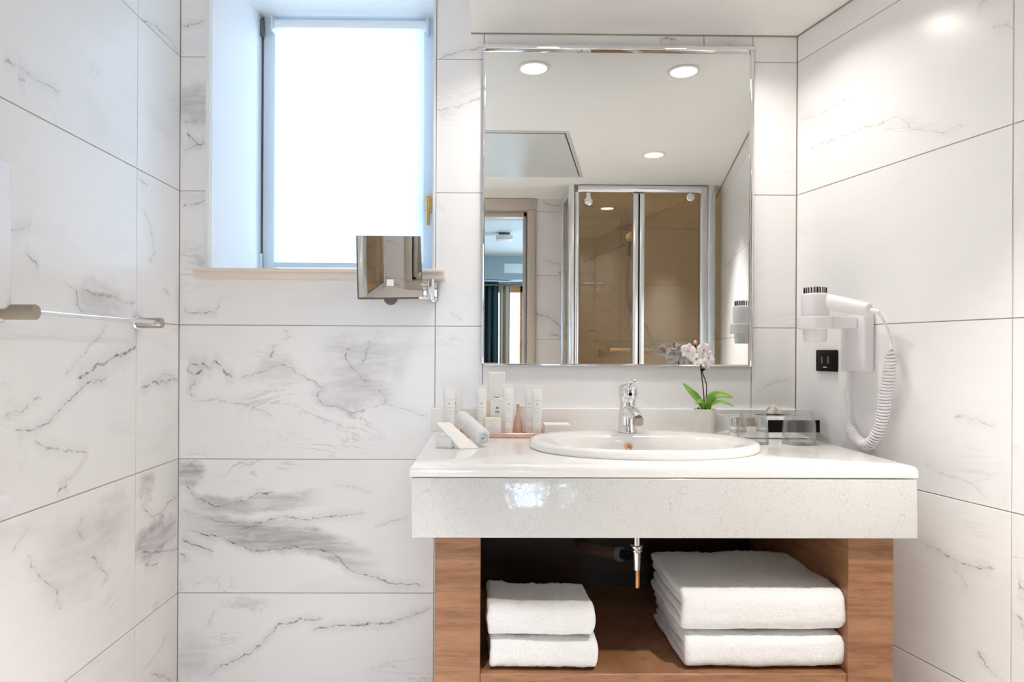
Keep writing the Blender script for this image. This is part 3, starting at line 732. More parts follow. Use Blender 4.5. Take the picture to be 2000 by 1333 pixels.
struct(obj('wall_bedroom_south', mb, 'bedwall', smooth=False))
fwin = bpy.data.objects.new('window_2', None); COL.objects.link(fwin); fwin.location = (0.2, BY1, 0); ORG['window_2'] = Vector(fwin.location)
struct(fwin, 'orange wood framed tall bedroom window')
for xa in (FW0, -0.13, 0.47, FW1 - 0.08):
    mb = MB(); mb.box((xa, BY1 - 0.06, 0.05), (xa + 0.09, BY1 + 0.02, FZ), 0.006); obj('stile', mb, 'orangewood', fwin)
for za in (0.05, FZ - 0.09):
    mb = MB(); mb.box((FW0, BY1 - 0.06, za), (FW1, BY1 + 0.02, za + 0.09), 0.006); obj('rail', mb, 'orangewood', fwin)
for xa, xb in ((FW0 + 0.09, -0.13), (-0.04, 0.47), (0.56, FW1 - 0.08)):
    mb = MB(); mb.box((xa, BY1 - 0.02, 0.14), (xb, BY1 - 0.014, FZ - 0.09)); obj('pane', mb, 'pane', fwin)
mb = MB(); mb.box((BX0, BY1, 2.02), (BX1, BY1 + 0.42, BZ), 0.004); beam = struct(obj('beam_bedroom', mb, 'soffit'), 'grey blue soffit over the bedroom curtains')
mb = MB()
mb.box((0.25, BY1 + 0.415, 2.10), (0.62, BY1 + 0.425, 2.22), 0.003); obj('grille', mb, 'bedceil', beam)
p = at(985, 452, 2.045 + 4.9); pz = BZ
cl = thing('ceiling_lamp', 'small square lamp on the bedroom ceiling', 'lamp', (p.x, -4.9, pz))
mb = MB(); mb.box((p.x - 0.055, -4.96, pz - 0.03), (p.x + 0.055, -4.84, pz), 0.004); obj('base', mb, 'grey', cl)
mb = MB(); mb.box((p.x - 0.085, -5.0, pz - 0.075), (p.x + 0.085, -4.8, pz - 0.03), 0.008); obj('shade', mb, 'card', cl)
def curtain(name, label, x0, x1, y, z0, z1, mat, folds, amp):
    th = thing(name, label, 'curtain', ((x0 + x1) / 2, y, z0))
    n = folds * 12; vs = []; fs = []
    for j in range(9):
        for i in range(n + 1):
            u = i / n; a = amp * (0.7 + 0.3 * math.sin(3 * u + 1)) * (0.75 + 0.25 * j / 8)
            vs.append((x0 + (x1 - x0) * u, y + a * math.sin(u * folds * 2 * PI), z1 + (z0 - z1) * j / 8))
    fs = [(j * (n + 1) + i, j * (n + 1) + i + 1, (j + 1) * (n + 1) + i + 1, (j + 1) * (n + 1) + i) for j in range(8) for i in range(n)]
    m2 = MB(); m2.add(vs, fs); o = obj('cloth', m2, mat, th)
    sd = o.modifiers.new('thickness', 'SOLIDIFY'); sd.thickness = 0.004
    m3 = MB(); m3.box((x0, y - 0.02, z1 - 0.03), (x1, y + 0.02, z1 + 0.005), 0.004); obj('heading', m3, mat, th)
    return th
curtain('curtain', 'dark green pleated curtain in the bedroom', -0.03, 0.185, BY1 + 0.30, 0.01, 2.0, 'curtain', 3, 0.035)
curtain('curtain', 'beige gathered curtain beside the dark green one', 0.20, 0.335, BY1 + 0.22, 0.01, 2.0, 'drape', 2, 0.03)
rod = thing('curtain_rod', 'thin dark curtain rod below the bedroom soffit', 'curtain rod', (0.2, BY1 + 0.36, 1.97))
mb = MB(); mb.cyl((-1.2, BY1 + 0.36, 1.955), (1.6, BY1 + 0.36, 1.955), 0.010); obj('rail', mb, 'grey', rod)
for xx in (-1.1, 1.5):
    mb = MB(); mb.box((xx - 0.012, BY1 + 0.35, 1.95), (xx + 0.012, BY1 + 0.37, 2.02), 0.003); obj('bracket', mb, 'grey', rod)
stool = thing('upholstered_stool', 'small red upholstered stool in front of the green curtain', 'stool', (0.12, BY1 + 0.75, 0))
mb = MB(); mb.box((-0.10, BY1 + 0.55, 0.62), (0.20, BY1 + 0.90, 0.98), 0.05, 3); obj('seat', mb, 'redcloth', stool)
for dx in (-0.06, 0.16):
    for dy in (0.6, 0.85):
        mb = MB(); mb.cyl((dx, BY1 + dy, 0.0), (dx, BY1 + dy, 0.63), 0.014, 0.02); obj('leg', mb, 'orangewood', stool)

# ------------------------------------------------------------------ ceiling fittings
def downlight(x, y, label, w=LAMP_W, z=ZC, spread=2.45):
    t = thing('downlight', label, 'downlight', (x, y, z), 'recessed round downlights')
    mb = MB(); mb.lathe([(0.043, -0.001), (0.044, -0.0055), (0.054, -0.004), (0.057, 0.0)], (x, y, z), n=40); obj('trim_ring', mb, 'ring', t)
    mb = MB(); mb.lathe([(0.0, -0.0035), (0.03, -0.0035), (0.043, -0.002), (0.043, 0.0)], (x, y, z), n=40); obj('diffuser', mb, 'lamp', t)
    l = bpy.data.lights.new('downlight_beam', 'AREA'); l.shape = 'DISK'; l.size = 0.082; l.energy = w; l.color = WARM; l.spread = spread
    o = bpy.data.objects.new('downlight_beam', l); COL.objects.link(o); o.parent = t; o.location = (0, 0, -0.0062)
downlight(0.163, -0.255, 'round warm downlight above the tube end of the washbasin')
downlight(0.672, -0.27, 'round warm downlight above the orchid and glasses')
downlight(0.815, -1.25, 'round warm downlight in the middle of the ceiling, before the shower', 9.0, spread=1.5)
downlight(-0.24, -1.5, 'added unseen warm downlight in the higher ceiling on the window side', 12.0, ZH, spread=1.15)  # added out of view; its floor bounce brightens the ceiling
t = thing('ceiling_hatch', 'grey access hatch flush in the white ceiling', 'hatch', (0.2, -1.3, ZC))
def hq(s0, s1, x, zz): return [(x - 0.62 + RS * (s0 - 0.92), -s0, zz), (x + RS * (s0 - 0.92), -s0, zz), (x + RS * (s1 - 0.92), -s1, zz), (x - 0.62 + RS * (s1 - 0.92), -s1, zz)]
def slab(q, z0, z1):
    m2 = MB(); m2.add([(a, b, z0) for a, b, _ in q] + [(a, b, z1) for a, b, _ in q], [(0, 1, 2, 3), (7, 6, 5, 4)] + [(i, 4 + i, 4 + (i + 1) % 4, (i + 1) % 4) for i in range(4)]); return m2
obj('frame', slab(hq(0.915, 1.69, 0.365, 0), ZC - 0.003, ZC), 'hatch', t, smooth=False)
obj('gap', slab([(a, b, 0) for a, b, _ in hq(0.935, 1.67, 0.348, 0)], ZC - 0.0034, ZC), 'blackgap', t, smooth=False)
obj('flap', slab([(a, b, 0) for a, b, _ in hq(0.939, 1.666, 0.343, 0)], ZC - 0.0045, ZC), 'hatch', t, smooth=False)

# ------------------------------------------------------------------ shower enclosure
sh = thing('shower_enclosure', 'shower cubicle with bronze glass doors and white metal posts', 'shower', (0.9, YS, 0))
def mp(px, py, y=YS): return mir(px, py, y)
def post(name, pxa, pxb, z0, z1, y=YS, dep=0.04, mat='alu', parent=None):
    a = mp(pxa, 540, y).x; b = mp(pxb, 540, y).x
    m2 = MB(); m2.box((a, y - dep, z0), (b, y, z1), 0.006); return obj(name, m2, mat, parent or sh)
zr0, zr1 = mp(1245, 377).z, mp(1245, 361).z
post('post', 1110, 1121, 0.10, zr1 + 0.002, dep=0.05)
post('post', 1122, 1130, 0.10, zr0 + 0.005, y=YS - 0.01, dep=0.03)
post('post', 1366, 1381, 0.10, zr1 - 0.005, y=YS - 0.01, dep=0.04)
post('post', 1382, 1396, 0.10, zr1 + 0.012, dep=0.05)
a, b = mp(1128, 540).x, mp(1368, 540).x
mb = MB(); mb.cyl((a, YS - 0.02, (zr0 + zr1) / 2), (b, YS - 0.02, (zr0 + zr1) / 2), (zr1 - zr0) / 2, n=24); obj('top_rail', mb, 'alu', sh)
for pa, pb in ((1131, 1234), (1258, 1366)):
    m2 = MB(); m2.box((mp(pa, 540).x, YS - 0.028, 0.14), (mp(pb, 540).x, YS - 0.020, zr0 + 0.002)); obj('glass_door', m2, 'bronze', sh, smooth=False)
post('stile', 1235, 1246, 0.12, zr0 - 0.004, dep=0.035); post('stile', 1248, 1258, 0.12, zr0 - 0.004, dep=0.035)
post('seal', 1246, 1248, 0.12, zr0 - 0.004, y=YS - 0.004, dep=0.02, mat='black')
mb = MB(); mb.box((a, YS - 0.05, 0.09), (b, YS, 0.14), 0.006); obj('bottom_rail', mb, 'alu', sh)
for px, py in ((1149, 394), (1348, 386)):
    c = mp(px, py); m2 = MB(); m2.lathe([(0.0, 0.022), (0.012, 0.022), (0.024, 0.014), (0.026, 0.004), (0.020, 0.0)], (c.x, YS - 0.018, c.z), (0, 1, 0), n=24); r_ = obj('roller', m2, 'chrome', sh)
    m2 = MB(); m2.box((c.x - 0.012, YS - 0.016, c.z + 0.01), (c.x + 0.012, YS - 0.008, zr0), 0.002); obj('hanger', m2, 'chrome', r_)
xs = mp(1112, 540).x
mb = MB(); mb.box((xs + 0.004, YF, 0.12), (xs + 0.010, YS - 0.04, zr0)); obj('side_glass', mb, 'bronze', sh, smooth=False)
mb = MB(); mb.box((xs - 0.006, YF - 0.01, 0.10), (xs + 0.020, YF + 0.02, zr1), 0.004); obj('wall_profile', mb, 'alu', sh)
mb = MB(); mb.box((xs, YF, zr0), (xs + 0.016, YS - 0.04, zr1), 0.003); obj('side_rail', mb, 'alu', sh)
mb = MB(); mb.add([(xs - 0.01, YS + 0.01, 0), (xs - 0.01, YF, 0), (0.56, YF, 0), (0.56, YB, 0), (XR0 - RS * YB - 0.01, YB, 0), (XR0 - RS * YS - 0.01, YS + 0.01, 0)] + [(xs - 0.01, YS + 0.01, 0.09), (xs - 0.01, YF, 0.09), (0.56, YF, 0.09), (0.56, YB, 0.09), (XR0 - RS * YB - 0.01, YB, 0.09), (XR0 - RS * YS - 0.01, YS + 0.01, 0.09)],
    [(0, 1, 2, 3, 4, 5), (11, 10, 9, 8, 7, 6)] + [(i, 6 + i, 6 + (i + 1) % 6, (i + 1) % 6) for i in range(6)]); obj('shower_tray', mb, 'ceramic', sh, smooth=False)
# fittings inside the shower
YI = YB + 0.03
t = thing('shower_set', 'chrome shower rail with round head and hose behind the glass', 'shower set', (mir(1232, 560, YI).x, YI, 1.0))
rx = mir(1231, 500, YI).x
mb = MB(); mb.cyl((rx, YI + 0.03, mir(1231, 662, YI).z), (rx, YI + 0.03, mir(1231, 445, YI).z), 0.011); obj('riser', mb, 'chrome', t)
mb = MB(); mb.tube([(rx, YI + 0.03, mir(1231, 447, YI).z), (rx, YI + 0.05, mir(1231, 440, YI).z), (rx, YI + 0.16, mir(1231, 438, YI).z), (rx, YI + 0.20, mir(1231, 442, YI).z)], 0.010); obj('arm', mb, 'chrome', t)
c = mir(1229, 437, YI + 0.18)
mb = MB(); mb.lathe([(0.0, 0.02), (0.02, 0.018), (0.085, 0.008), (0.09, 0.0), (0.085, -0.004), (0.0, -0.004)], (c.x, c.y, c.z - 0.03), n=36); obj('rain_head', mb, 'steel', t)
h0 = mir(1226, 500, YI + 0.05); mb = MB(); mb.tube(catmull([h0, h0 + Vector((0, 0.03, 0.05)), h0 + Vector((0.0, 0.07, 0.11))]), 0.013); hs = obj('hand_shower', mb, 'grey', t)
mb = MB(); mb.lathe([(0.0, 0.012), (0.035, 0.008), (0.04, 0.0), (0.0, -0.004)], h0 + Vector((0, 0.085, 0.12)), (0, 0.8, -0.6), n=24); obj('spray_face', mb, 'chrome', hs)
mb = MB(); mb.tube(catmull([h0, mir(1228, 600, YI + 0.06), mir(1262, 640, YI + 0.05), mir(1268, 678, YI + 0.05)]), 0.007); obj('hose', mb, 'steel', t)
t = thing('shower_mixer', 'chrome thermostatic bar mixer on the shower wall', 'mixer tap', mir(1240, 682, YI))
q0, q1 = mir(1192, 682, YI + 0.03), mir(1292, 682, YI + 0.03)
mb = MB(); mb.cyl(q0, q1, 0.021); obj('body', mb, 'chrome', t)
for k in (0.0, 1.0):
    q = q0.lerp(q1, k); mb = MB(); mb.cyl(q + (q1 - q0) * (-0.02 if k == 0 else -0.14), q + (q1 - q0) * (0.14 if k == 0 else 0.02), 0.026); obj('knob', mb, 'chrome', t)
for k in (0.25, 0.75):
    q = q0.lerp(q1, k); mb = MB(); mb.cyl(q, (q.x, YB, q.z - 0.01), 0.018, 0.03); obj('wall_union', mb, 'chrome', t)
t = thing('soap_shelf', 'white soap shelf with chrome rail in the shower corner', 'shelf', mir(1150, 565, YI))
q0, q1 = mir(1128, 560, YI), mir(1173, 572, YI)
mb = MB(); mb.box((q0.x, YB + 0.001, q1.z), (q1.x, YB + 0.11, q0.z), 0.008); obj('tray', mb, 'ceramic', t)
mb = MB(); mb.tube(catmull([(q0.x + 0.005, YB, q0.z + 0.012), (q0.x + 0.005, YB + 0.11, q0.z + 0.016), (q1.x - 0.005, YB + 0.11, q0.z + 0.016), (q1.x - 0.005, YB, q0.z + 0.012)]), 0.007); obj('rail', mb, 'chrome', t)
t = thing('grab_bar', 'short slanting chrome grab bar inside the shower', 'grab bar', mir(1340, 655, -2.55))
q0 = rw(2.55, 1.30, 0.05); q1 = rw(2.35, 1.20, 0.05)
mb = MB(); mb.cyl(q0, q1, 0.011); obj('bar', mb, 'chrome', t)
for q, s_ in ((q0, 2.55), (q1, 2.35)):
    mb = MB(); mb.cyl(q, rw(s_, q.z, 0.0), 0.011); mb.cyl(rw(s_, q.z, 0.012), rw(s_, q.z, 0.0), 0.028); obj('mount', mb, 'chrome', t)

# ------------------------------------------------------------------ wall mirror
t = thing('wall_mirror', 'large rectangular wall mirror with slim chrome frame above the basin', 'mirror', onback(1205, 711))
MX0, MX1 = onback(945.5, 400).x, onback(1465, 400).x
MZ0, MZ1 = onback(1205, 712).z, onback(1205, 99).z
ty = -0.006
mb = MB(); mb.box((MX0, ty, MZ0), (MX1, -0.0002, MZ1)); obj('glass', mb, 'mirror', t, smooth=False)
w = 0.005
for a, b, nm in (((MX0 - w, -0.012, MZ0 - w), (MX0 + 0.002, -0.0002, MZ1 + w), 'frame_side'), ((MX1 - 0.003, -0.014, MZ0 - w), (MX1 + w, -0.0002, MZ1 + w), 'frame_side'),
             ((MX0 - w, -0.012, MZ0 - w), (MX1 + w, -0.0002, MZ0 + 0.001), 'frame_bottom'), ((MX0 - w, -0.020, MZ1 - 0.004), (MX1 + w, -0.0002, MZ1 + 0.008), 'frame_top')):
    mb = MB(); mb.box(a, b, 0.0016); obj(nm, mb, 'chrome', t)

# ------------------------------------------------------------------ magnifying mirror
DMg = 1.90
t = thing('magnifying_mirror', 'square swivelling shaving mirror on a chrome arm by the window sill', 'mirror', at(851, 568, 2.045))
c4 = [at(697.5, 462.5, DMg - 0.0156), at(819.5, 464, DMg + 0.0244), at(824, 581.5, DMg + 0.0156), at(700.5, 582.5, DMg - 0.0244)]
nrm = (c4[1] - c4[0]).cross(c4[3] - c4[0]).normalized()
if nrm.y > 0: nrm = -nrm
# concave face
n = 28; vs = []; fs = []
for j in range(n + 1):
    for i in range(n + 1):
        u, v = i / n, j / n
        p = c4[0].lerp(c4[1], u).lerp(c4[3].lerp(c4[2], u), v)
        u2, v2 = 2 * u - 1, 2 * v - 1
        vs.append(p + nrm * (0.0035 + 0.0042 * (u2 * u2 + v2 * v2)))
fs = [(j * (n + 1) + i, j * (n + 1) + i + 1, (j + 1) * (n + 1) + i + 1, (j + 1) * (n + 1) + i) for j in range(n) for i in range(n)]
mb = MB(); mb.add(vs, fs); face = obj('mirror_face', mb, 'mirror', t)
def quad_slab(q, d0, d1, grow=0.0):
    cc = sum(q, Vector()) / 4; qq = [p + (p - cc).normalized() * grow for p in q]
    m2 = MB(); m2.add([p + nrm * d0 for p in qq] + [p + nrm * d1 for p in qq], [(0, 1, 2, 3), (7, 6, 5, 4)] + [(i, 4 + i, 4 + (i + 1) % 4, (i + 1) % 4) for i in range(4)]); return m2
obj('housing', quad_slab(c4, -0.012, 0.0030, 0.0035), 'grey', t, smooth=False)
cc = at(762, 552.5, DMg - 0.01)
ex = (c4[1] - c4[0]).normalized(); ez = (c4[0] - c4[3]).normalized()
q = [cc - ex * 0.0095 + ez * 0.009, cc + ex * 0.0095 + ez * 0.009, cc + ex * 0.0095 - ez * 0.009, cc - ex * 0.0095 - ez * 0.009]
pl = c4[0] + nrm * 0.006
q = [p - nrm * (p - pl).dot(nrm) for p in q]
obj('white_sticker', quad_slab(q, 0, 0.0008), 'card', t, smooth=False)  # small white square sticker on the mirror face
kc = at(764, 581, DMg) - nrm * 0.014
mb = MB(); mb.cyl(kc - nrm * 0.006, kc + nrm * 0.006, 0.0195, n=32); obj('knob', mb, 'grey', t)
pw = at(851, 568, 2.045)
mb = MB(); mb.box((pw.x - 0.011, -0.012, at(851, 590, 2.03).z), (pw.x + 0.009, -0.0002, at(851, 542, 2.03).z), 0.003); obj('wall_plate', mb, 'chrome', t)
ja = at(842, 566, 1.985); jb = at(828, 568, 1.90)
mb = MB(); mb.cyl(ja + Vector((0, 0, -0.03)), ja + Vector((0, 0, 0.03)), 0.009); mb.box((ja.x - 0.006, ja.y, ja.z - 0.02), (pw.x, -0.010, ja.z + 0.02), 0.003); obj('pivot', mb, 'chrome', t)
cen = sum(c4, Vector()) / 4 - nrm * 0.02
mb = MB(); mb.tube([ja, jb + Vector((0.004, 0.03, 0)), Vector((cen.x + 0.03, cen.y + 0.022, ja.z))], 0.010, 12); mb.box((jb.x - 0.016, jb.y + 0.008, jb.z - 0.022), (jb.x + 0.012, jb.y + 0.05, jb.z + 0.022), 0.003); obj('arm', mb, 'chrome', t)
mb = MB(); mb.cyl(Vector((cen.x + 0.03, cen.y + 0.022, ja.z)), Vector((cen.x, cen.y + 0.004, ja.z)), 0.009); ar_ = obj('arm_end', mb, 'chrome', t)
mb = MB(); mb.ball((cen.x, cen.y + 0.006, cen.z), 0.014); obj('ball_joint', mb, 'chrome', t)

# ------------------------------------------------------------------ towel rail on the left wall
t = thing('towel_rail', 'slim chrome towel bar on two round taupe posts, left wall', 'towel rail', onleft(140, 622))
yN, yR, zT = -0.752, -0.249, onleft(268, 631).z
for y_, r_, m_, nm in ((yN, 0.0145, 'taupe', 'post'), (yR, 0.0135, 'steel', 'post')):
    mb = MB(); mb.lathe([(0.0, 0.0), (r_, 0.0), (r_, 0.066), (r_ - 0.001, 0.0675), (0.0, 0.0675)], (XL, y_, zT), (1, 0, 0), n=36); po = obj(nm, mb, m_, t)
    mb = MB(); mb.lathe([(0.021, 0.0), (0.021, 0.004), (0.019, 0.007), (r_, 0.008)], (XL, y_, zT), (1, 0, 0), n=36); obj('flange', mb, 'chrome', po)
mb = MB(); mb.cyl((XL + 0.056, yN, zT + 0.001), (XL + 0.056, yR + 0.012, zT + 0.001), 0.0052, n=20); obj('bar', mb, 'chrome', t)
# white objects cut by the left edge of the picture
t = thing('hand_dryer', 'tall white rounded wall unit above the towel rail', 'hand dryer', onleft(-60, 460))
yA = onleft(11, 460).y - 0.0
mb = MB(); zA, zB = onleft(0, 602).z, onleft(4, 318).z
mb.box((XL, yA - 0.26, zA), (XL + 0.012, yA - 0.012, zB + 0.005), 0.005, 2); obj('back_plate', mb, 'plastic', t)
mb = MB(); mb.box((XL + 0.008, yA - 0.25, zA - 0.003), (XL + 0.022, yA - 0.012, zB), 0.0065, 3); obj('cover', mb, 'plastic', t)
t = thing('paper_holder', 'small white rounded paper holder low on the tiled wall', 'paper holder', onleft(-40, 985))
yA = onleft(12, 980).y; zA, zB = onleft(3, 1010).z, onleft(5, 960).z
mb = MB(); mb.box((XL, yA - 0.16, zA), (XL + 0.03, yA - 0.022, zB), 0.012, 3); obj('body', mb, 'plastic', t)
mb = MB(); mb.box((XL + 0.02, yA - 0.15, zA + 0.008), (XL + 0.034, yA - 0.03, zB - 0.004), 0.006, 2); obj('lid', mb, 'plastic', t)

# ------------------------------------------------------------------ vanity
ZT = 0.886                       # worktop
VX0, VX1, VY = -0.155, 0.925, -0.604
cab = thing('vanity_unit', 'walnut open vanity base with shelf below the white worktop', 'vanity unit', (0.38, -0.3, 0))
DP = 1.46; PY = CP.y + DP
pl0, pl1 = at(849, 1190, DP).x, at(938, 1190, DP).x
pr0, pr1 = at(1657, 1190, DP).x, at(1745, 1190, DP).x
ZF0 = at(1300, 1050.5, CP.y * -1 + VY).z   # bottom of the fascia
ZSH = at(1300, 1319, DP).z       # shelf
for a, b in ((pl0, pl1), (pr0, pr1)):
    mb = MB(); mb.box((a, PY, 0.0), (b, -0.02, ZF0 - 0.0005), 0.0015, 1); obj('side_panel', mb, 'wood', cab)
mb = MB(); mb.box((pl1, PY + 0.004, ZSH - 0.035), (pr0, -0.03, ZSH), 0.0012, 1); obj('shelf', mb, 'wood', cab)
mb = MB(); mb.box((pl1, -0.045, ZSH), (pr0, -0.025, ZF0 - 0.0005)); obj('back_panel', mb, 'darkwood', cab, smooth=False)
mb = MB(); mb.box((pl1, PY + 0.03, 0.0), (pr0, PY + 0.045, ZSH - 0.035)); obj('lower_panel', mb, 'wood', cab, smooth=False)
top = thing('worktop', 'glossy white ceramic worktop with crackle glazed front', 'worktop', (0.38, -0.3, ZT))
# slab with a cut-out for the basin
BC = Vector((at(1253, 860, 1.72).x, CP.y + 1.715, ZT)); BA, BB = 0.284, 0.212
def sup(a, b, e, n, cx, cy): return [(cx + a * math.copysign(abs(math.cos(2 * PI * i / n)) ** (2 / e), math.cos(2 * PI * i / n)), cy + b * math.copysign(abs(math.sin(2 * PI * i / n)) ** (2 / e), math.sin(2 * PI * i / n))) for i in range(n)]
LIP = 0.026
bm = bmesh.new()
N = 96; inner = sup(BA * 0.9, BB * 0.9, 2.2, N, BC.x, BC.y)
def ray_rect(px, py):
    dx, dy = px - BC.x, py - BC.y; ts = []
    if dx > 1e-9: ts.append((VX1 - BC.x) / dx)
    if dx < -1e-9: ts.append((VX0 - BC.x) / dx)
    if dy > 1e-9: ts.append((-0.0005 - BC.y) / dy)
    if dy < -1e-9: ts.append((VY - BC.y) / dy)
    k = min(ts); return (BC.x + dx * k, BC.y + dy * k)
outer = [ray_rect(*p) for p in inner]
for cx_, cy_ in ((VX0, -0.0005), (VX1, -0.0005), (VX0, VY), (VX1, VY)):
    k = min(range(N), key=lambda i: (outer[i][0] - cx_) ** 2 + (outer[i][1] - cy_) ** 2); outer[k] = (cx_, cy_)
def ringat(pts, z, k): return [(min(max(p[0], VX0 + k), VX1 - k), max(p[1], VY + k), z) for p in pts]
rings = [[(p[0], p[1], ZT - LIP) for p in inner], [(p[0], p[1], ZT) for p in inner], ringat(outer, ZT, 0.012), ringat(outer, ZT - 0.0012, 0.007), ringat(outer, ZT - 0.0045, 0.0028), ringat(outer, ZT - 0.010, 0.0004), ringat(outer, ZT - 0.014, 0.0), ringat(outer, ZT - LIP + 0.002, 0.0), ringat(outer, ZT - LIP, 0.002)]
vs = [p for r in rings for p in r]
fs = [(k * N + i, k * N + (i + 1) % N, (k + 1) * N + (i + 1) % N, (k + 1) * N + i) for k in range(len(rings) - 1) for i in range(N)]
fs += [((len(rings) - 1) * N + i, (len(rings) - 1) * N + (i + 1) % N, (i + 1) % N, i) for i in range(N)]
mb = MB(); mb.add(vs, fs); obj('slab', mb, 'ceramic', top, angle=0.5)
mb = MB(); mb.box((VX0 + 0.002, VY + 0.002, ZF0), (VX1 - 0.001, VY + 0.022, ZT - LIP - 0.002), 0.0025, 3)
for v in mb.v:
    v.y += -0.070 * (ZT - LIP - v.z) if v.y < VY + 0.012 else 0.0
    v.x += (0.026 if v.x < 0.4 else -0.026) * (ZT - LIP - v.z)
obj('front_apron', mb, 'crackle', top)
for xa, xb in ((VX0 + 0.002, VX0 + 0.020), (VX1 - 0.020, VX1 - 0.001)):
    mb = MB(); mb.box((xa, VY + 0.0225, ZF0), (xb, -0.002, ZT - LIP - 0.002), 0.001); obj('side_apron', mb, 'crackle', top)
zb1 = at(1250, 798, 2.035).z
mb = MB(); mb.box((VX0, -0.016, ZT - 0.001), (XR0 - 0.004, -0.0005, zb1), 0.004, 3); obj('backsplash', mb, 'ceramic', top)

# basin -----------------------------------------------------------------------
bas = thing('washbasin', 'oval white drop-in washbasin with raised rim', 'washbasin', BC)
def ring(a, b, z, e=2.2, dy=0.0): return [(x, y + dy, z) for x, y in sup(a, b, e, N, BC.x, BC.y)]
RZ = ZT + 0.021
def basin_ring(k, z, dy): return k
R_ = [ring(BA * 0.985, BB * 0.985, ZT + 0.0005), ring(BA, BB, ZT + 0.006), ring(BA * 1.0, BB * 1.0, ZT + 0.013), ring(BA * 0.985, BB * 0.98, ZT + 0.0195), ring(BA * 0.955, BB * 0.94, RZ), ring(BA * 0.90, BB * 0.87, RZ - 0.001)]
# bowl: set towards the front so a ledge for the tap stays at the back
def bowl(a, b, z, dy, e=2.5): return ring(a, b, z, e, dy)
R_ += [bowl(0.222, 0.142, RZ - 0.003, -0.030), bowl(0.212, 0.132, RZ - 0.009, -0.030), bowl(0.200, 0.124, RZ - 0.035, -0.029), bowl(0.185, 0.113, RZ - 0.075, -0.026), bowl(0.150, 0.090, RZ - 0.115, -0.022), bowl(0.090, 0.056, RZ - 0.135, -0.015), bowl(0.024, 0.024, RZ - 0.142, -0.010, 2.0)]
vs = [p for r in R_ for p in r]
fs = [(k * N + i, k * N + (i + 1) % N, (k + 1) * N + (i + 1) % N, (k + 1) * N + i) for k in range(len(R_) - 1) for i in range(N)]
mb = MB(); mb.add(vs, fs); obj('bowl', mb, 'ceramic', bas, angle=1.2)
p = Vector((BC.x, BC.y - 0.010, RZ - 0.142)); mb = MB(); mb.lathe([(0.0, 0.004), (0.02, 0.004), (0.028, 0.001), (0.028, -0.004)], p, n=28); obj('drain', mb, 'chrome', bas)
po = at(1229, 873, 1.80)
oy = BC.y + 0.0915
mb = MB(); mb.lathe([(0.0, 0.0), (0.0075, 0.0005), (0.0095, 0.002), (0.0105, 0.0)], (po.x, oy, at(1229, 873, CP.y * -1 + oy).z), (0, -1, 0.25), n=24); obj('overflow_ring', mb, 'copper', bas)

# tap -------------------------------------------------------------------------
fx = at(1226, 800, 1.87).x; fy = CP.y + 1.875; fz = RZ - 0.001
tap = thing('basin_tap', 'chrome single lever basin mixer tap', 'tap', (fx, fy, fz))
mb = MB(); mb.lathe([(0.0265, 0.0), (0.0265, 0.004), (0.0245, 0.007), (0.0235, 0.03), (0.0225, 0.062), (0.0215, 0.082), (0.023, 0.090), (0.0235, 0.094)], (fx, fy, fz), n=40); obj('body', mb, 'chrome', tap)
mb = MB(); pth = catmull([(fx, fy + 0.004, fz + 0.050), (fx + 0.001, fy - 0.035, fz + 0.060), (fx + 0.004, fy - 0.075, fz + 0.056), (fx + 0.006, fy - 0.105, fz + 0.044)]); mb.tube(pth, [0.019 - 0.006 * i / (len(pth) - 1) for i in range(len(pth))], 20); sp_ = obj('spout', mb, 'chrome', tap)
mb = MB(); mb.lathe([(0.0, 0.014), (0.0125, 0.014), (0.0135, 0.010), (0.0135, -0.004), (0.010, -0.006), (0.0, -0.006)], (fx + 0.006, fy - 0.104, fz + 0.036), (0, -0.25, 1), n=28); obj('aerator', mb, 'steel', sp_)
mb = MB(); mb.lathe([(0.0225, 0.0), (0.0255, 0.003), (0.0265, 0.012), (0.0255, 0.024), (0.020, 0.032), (0.010, 0.036), (0.0, 0.037)], (fx, fy, fz + 0.0945), (0.06, -0.12, 1), n=40); cap_ = obj('cap', mb, 'chrome', tap)
mt_ = Matrix.Translation((fx + 0.003, fy - 0.005, fz + 0.128)) @ Matrix.Rotation(-0.10, 4, 'Z') @ Matrix.Rotation(-0.16, 4, 'X')
mb = MB(); mb.box((-0.012, -0.095, -0.005), (0.012, 0.010, 0.006), 0.005, 3, mt_); obj('lever', mb, 'chrome', tap)
mt_ = Matrix.Translation((fx + 0.001, fy - 0.0255, fz + 0.110)) @ Matrix.Rotation(-0.12, 4, 'X')
mb = MB(); mb.cyl((fx + 0.002, fy - 0.031, fz + 0.105), (fx + 0.002, fy - 0.024, fz + 0.106), 0.005, n=20); obj('temperature_dot', mb, 'black', cap_)
# plumbing below
t = thing('basin_waste', 'chrome waste pipe hanging under the washbasin', 'pipe', (at(1243, 1100, 1.62).x, CP.y + 1.62, ZF0))
dd = 1.60
def pz(py): return at(1243, py, dd).z
px_ = at(1243, 1100, dd).x; py_ = CP.y + dd
mb = MB(); mb.lathe([(0.0085, pz(1082) - pz(1040)), (0.0085, 0.03), (0.012, 0.03), (0.012, 0.12)], (px_, py_, pz(1040)), n=28); obj('tailpiece', mb, 'chrome', t)
mb = MB(); mb.lathe([(0.008, -0.006), (0.0125, -0.004), (0.0125, 0.0), (0.009, 0.002)], (px_, py_, pz(1074)), n=28); mb.lathe([(0.006, -0.004), (0.0145, -0.002), (0.0145, 0.002), (0.008, 0.003)], (px_, py_, pz(1068)), n=28); obj('nut', mb, 'chrome', t)
mb = MB(); mb.cyl((px_, py_, pz(1079)), (px_, py_, pz(1113)), 0.0098, 0.0085, n=28); obj('cup', mb, 'chrome', t)
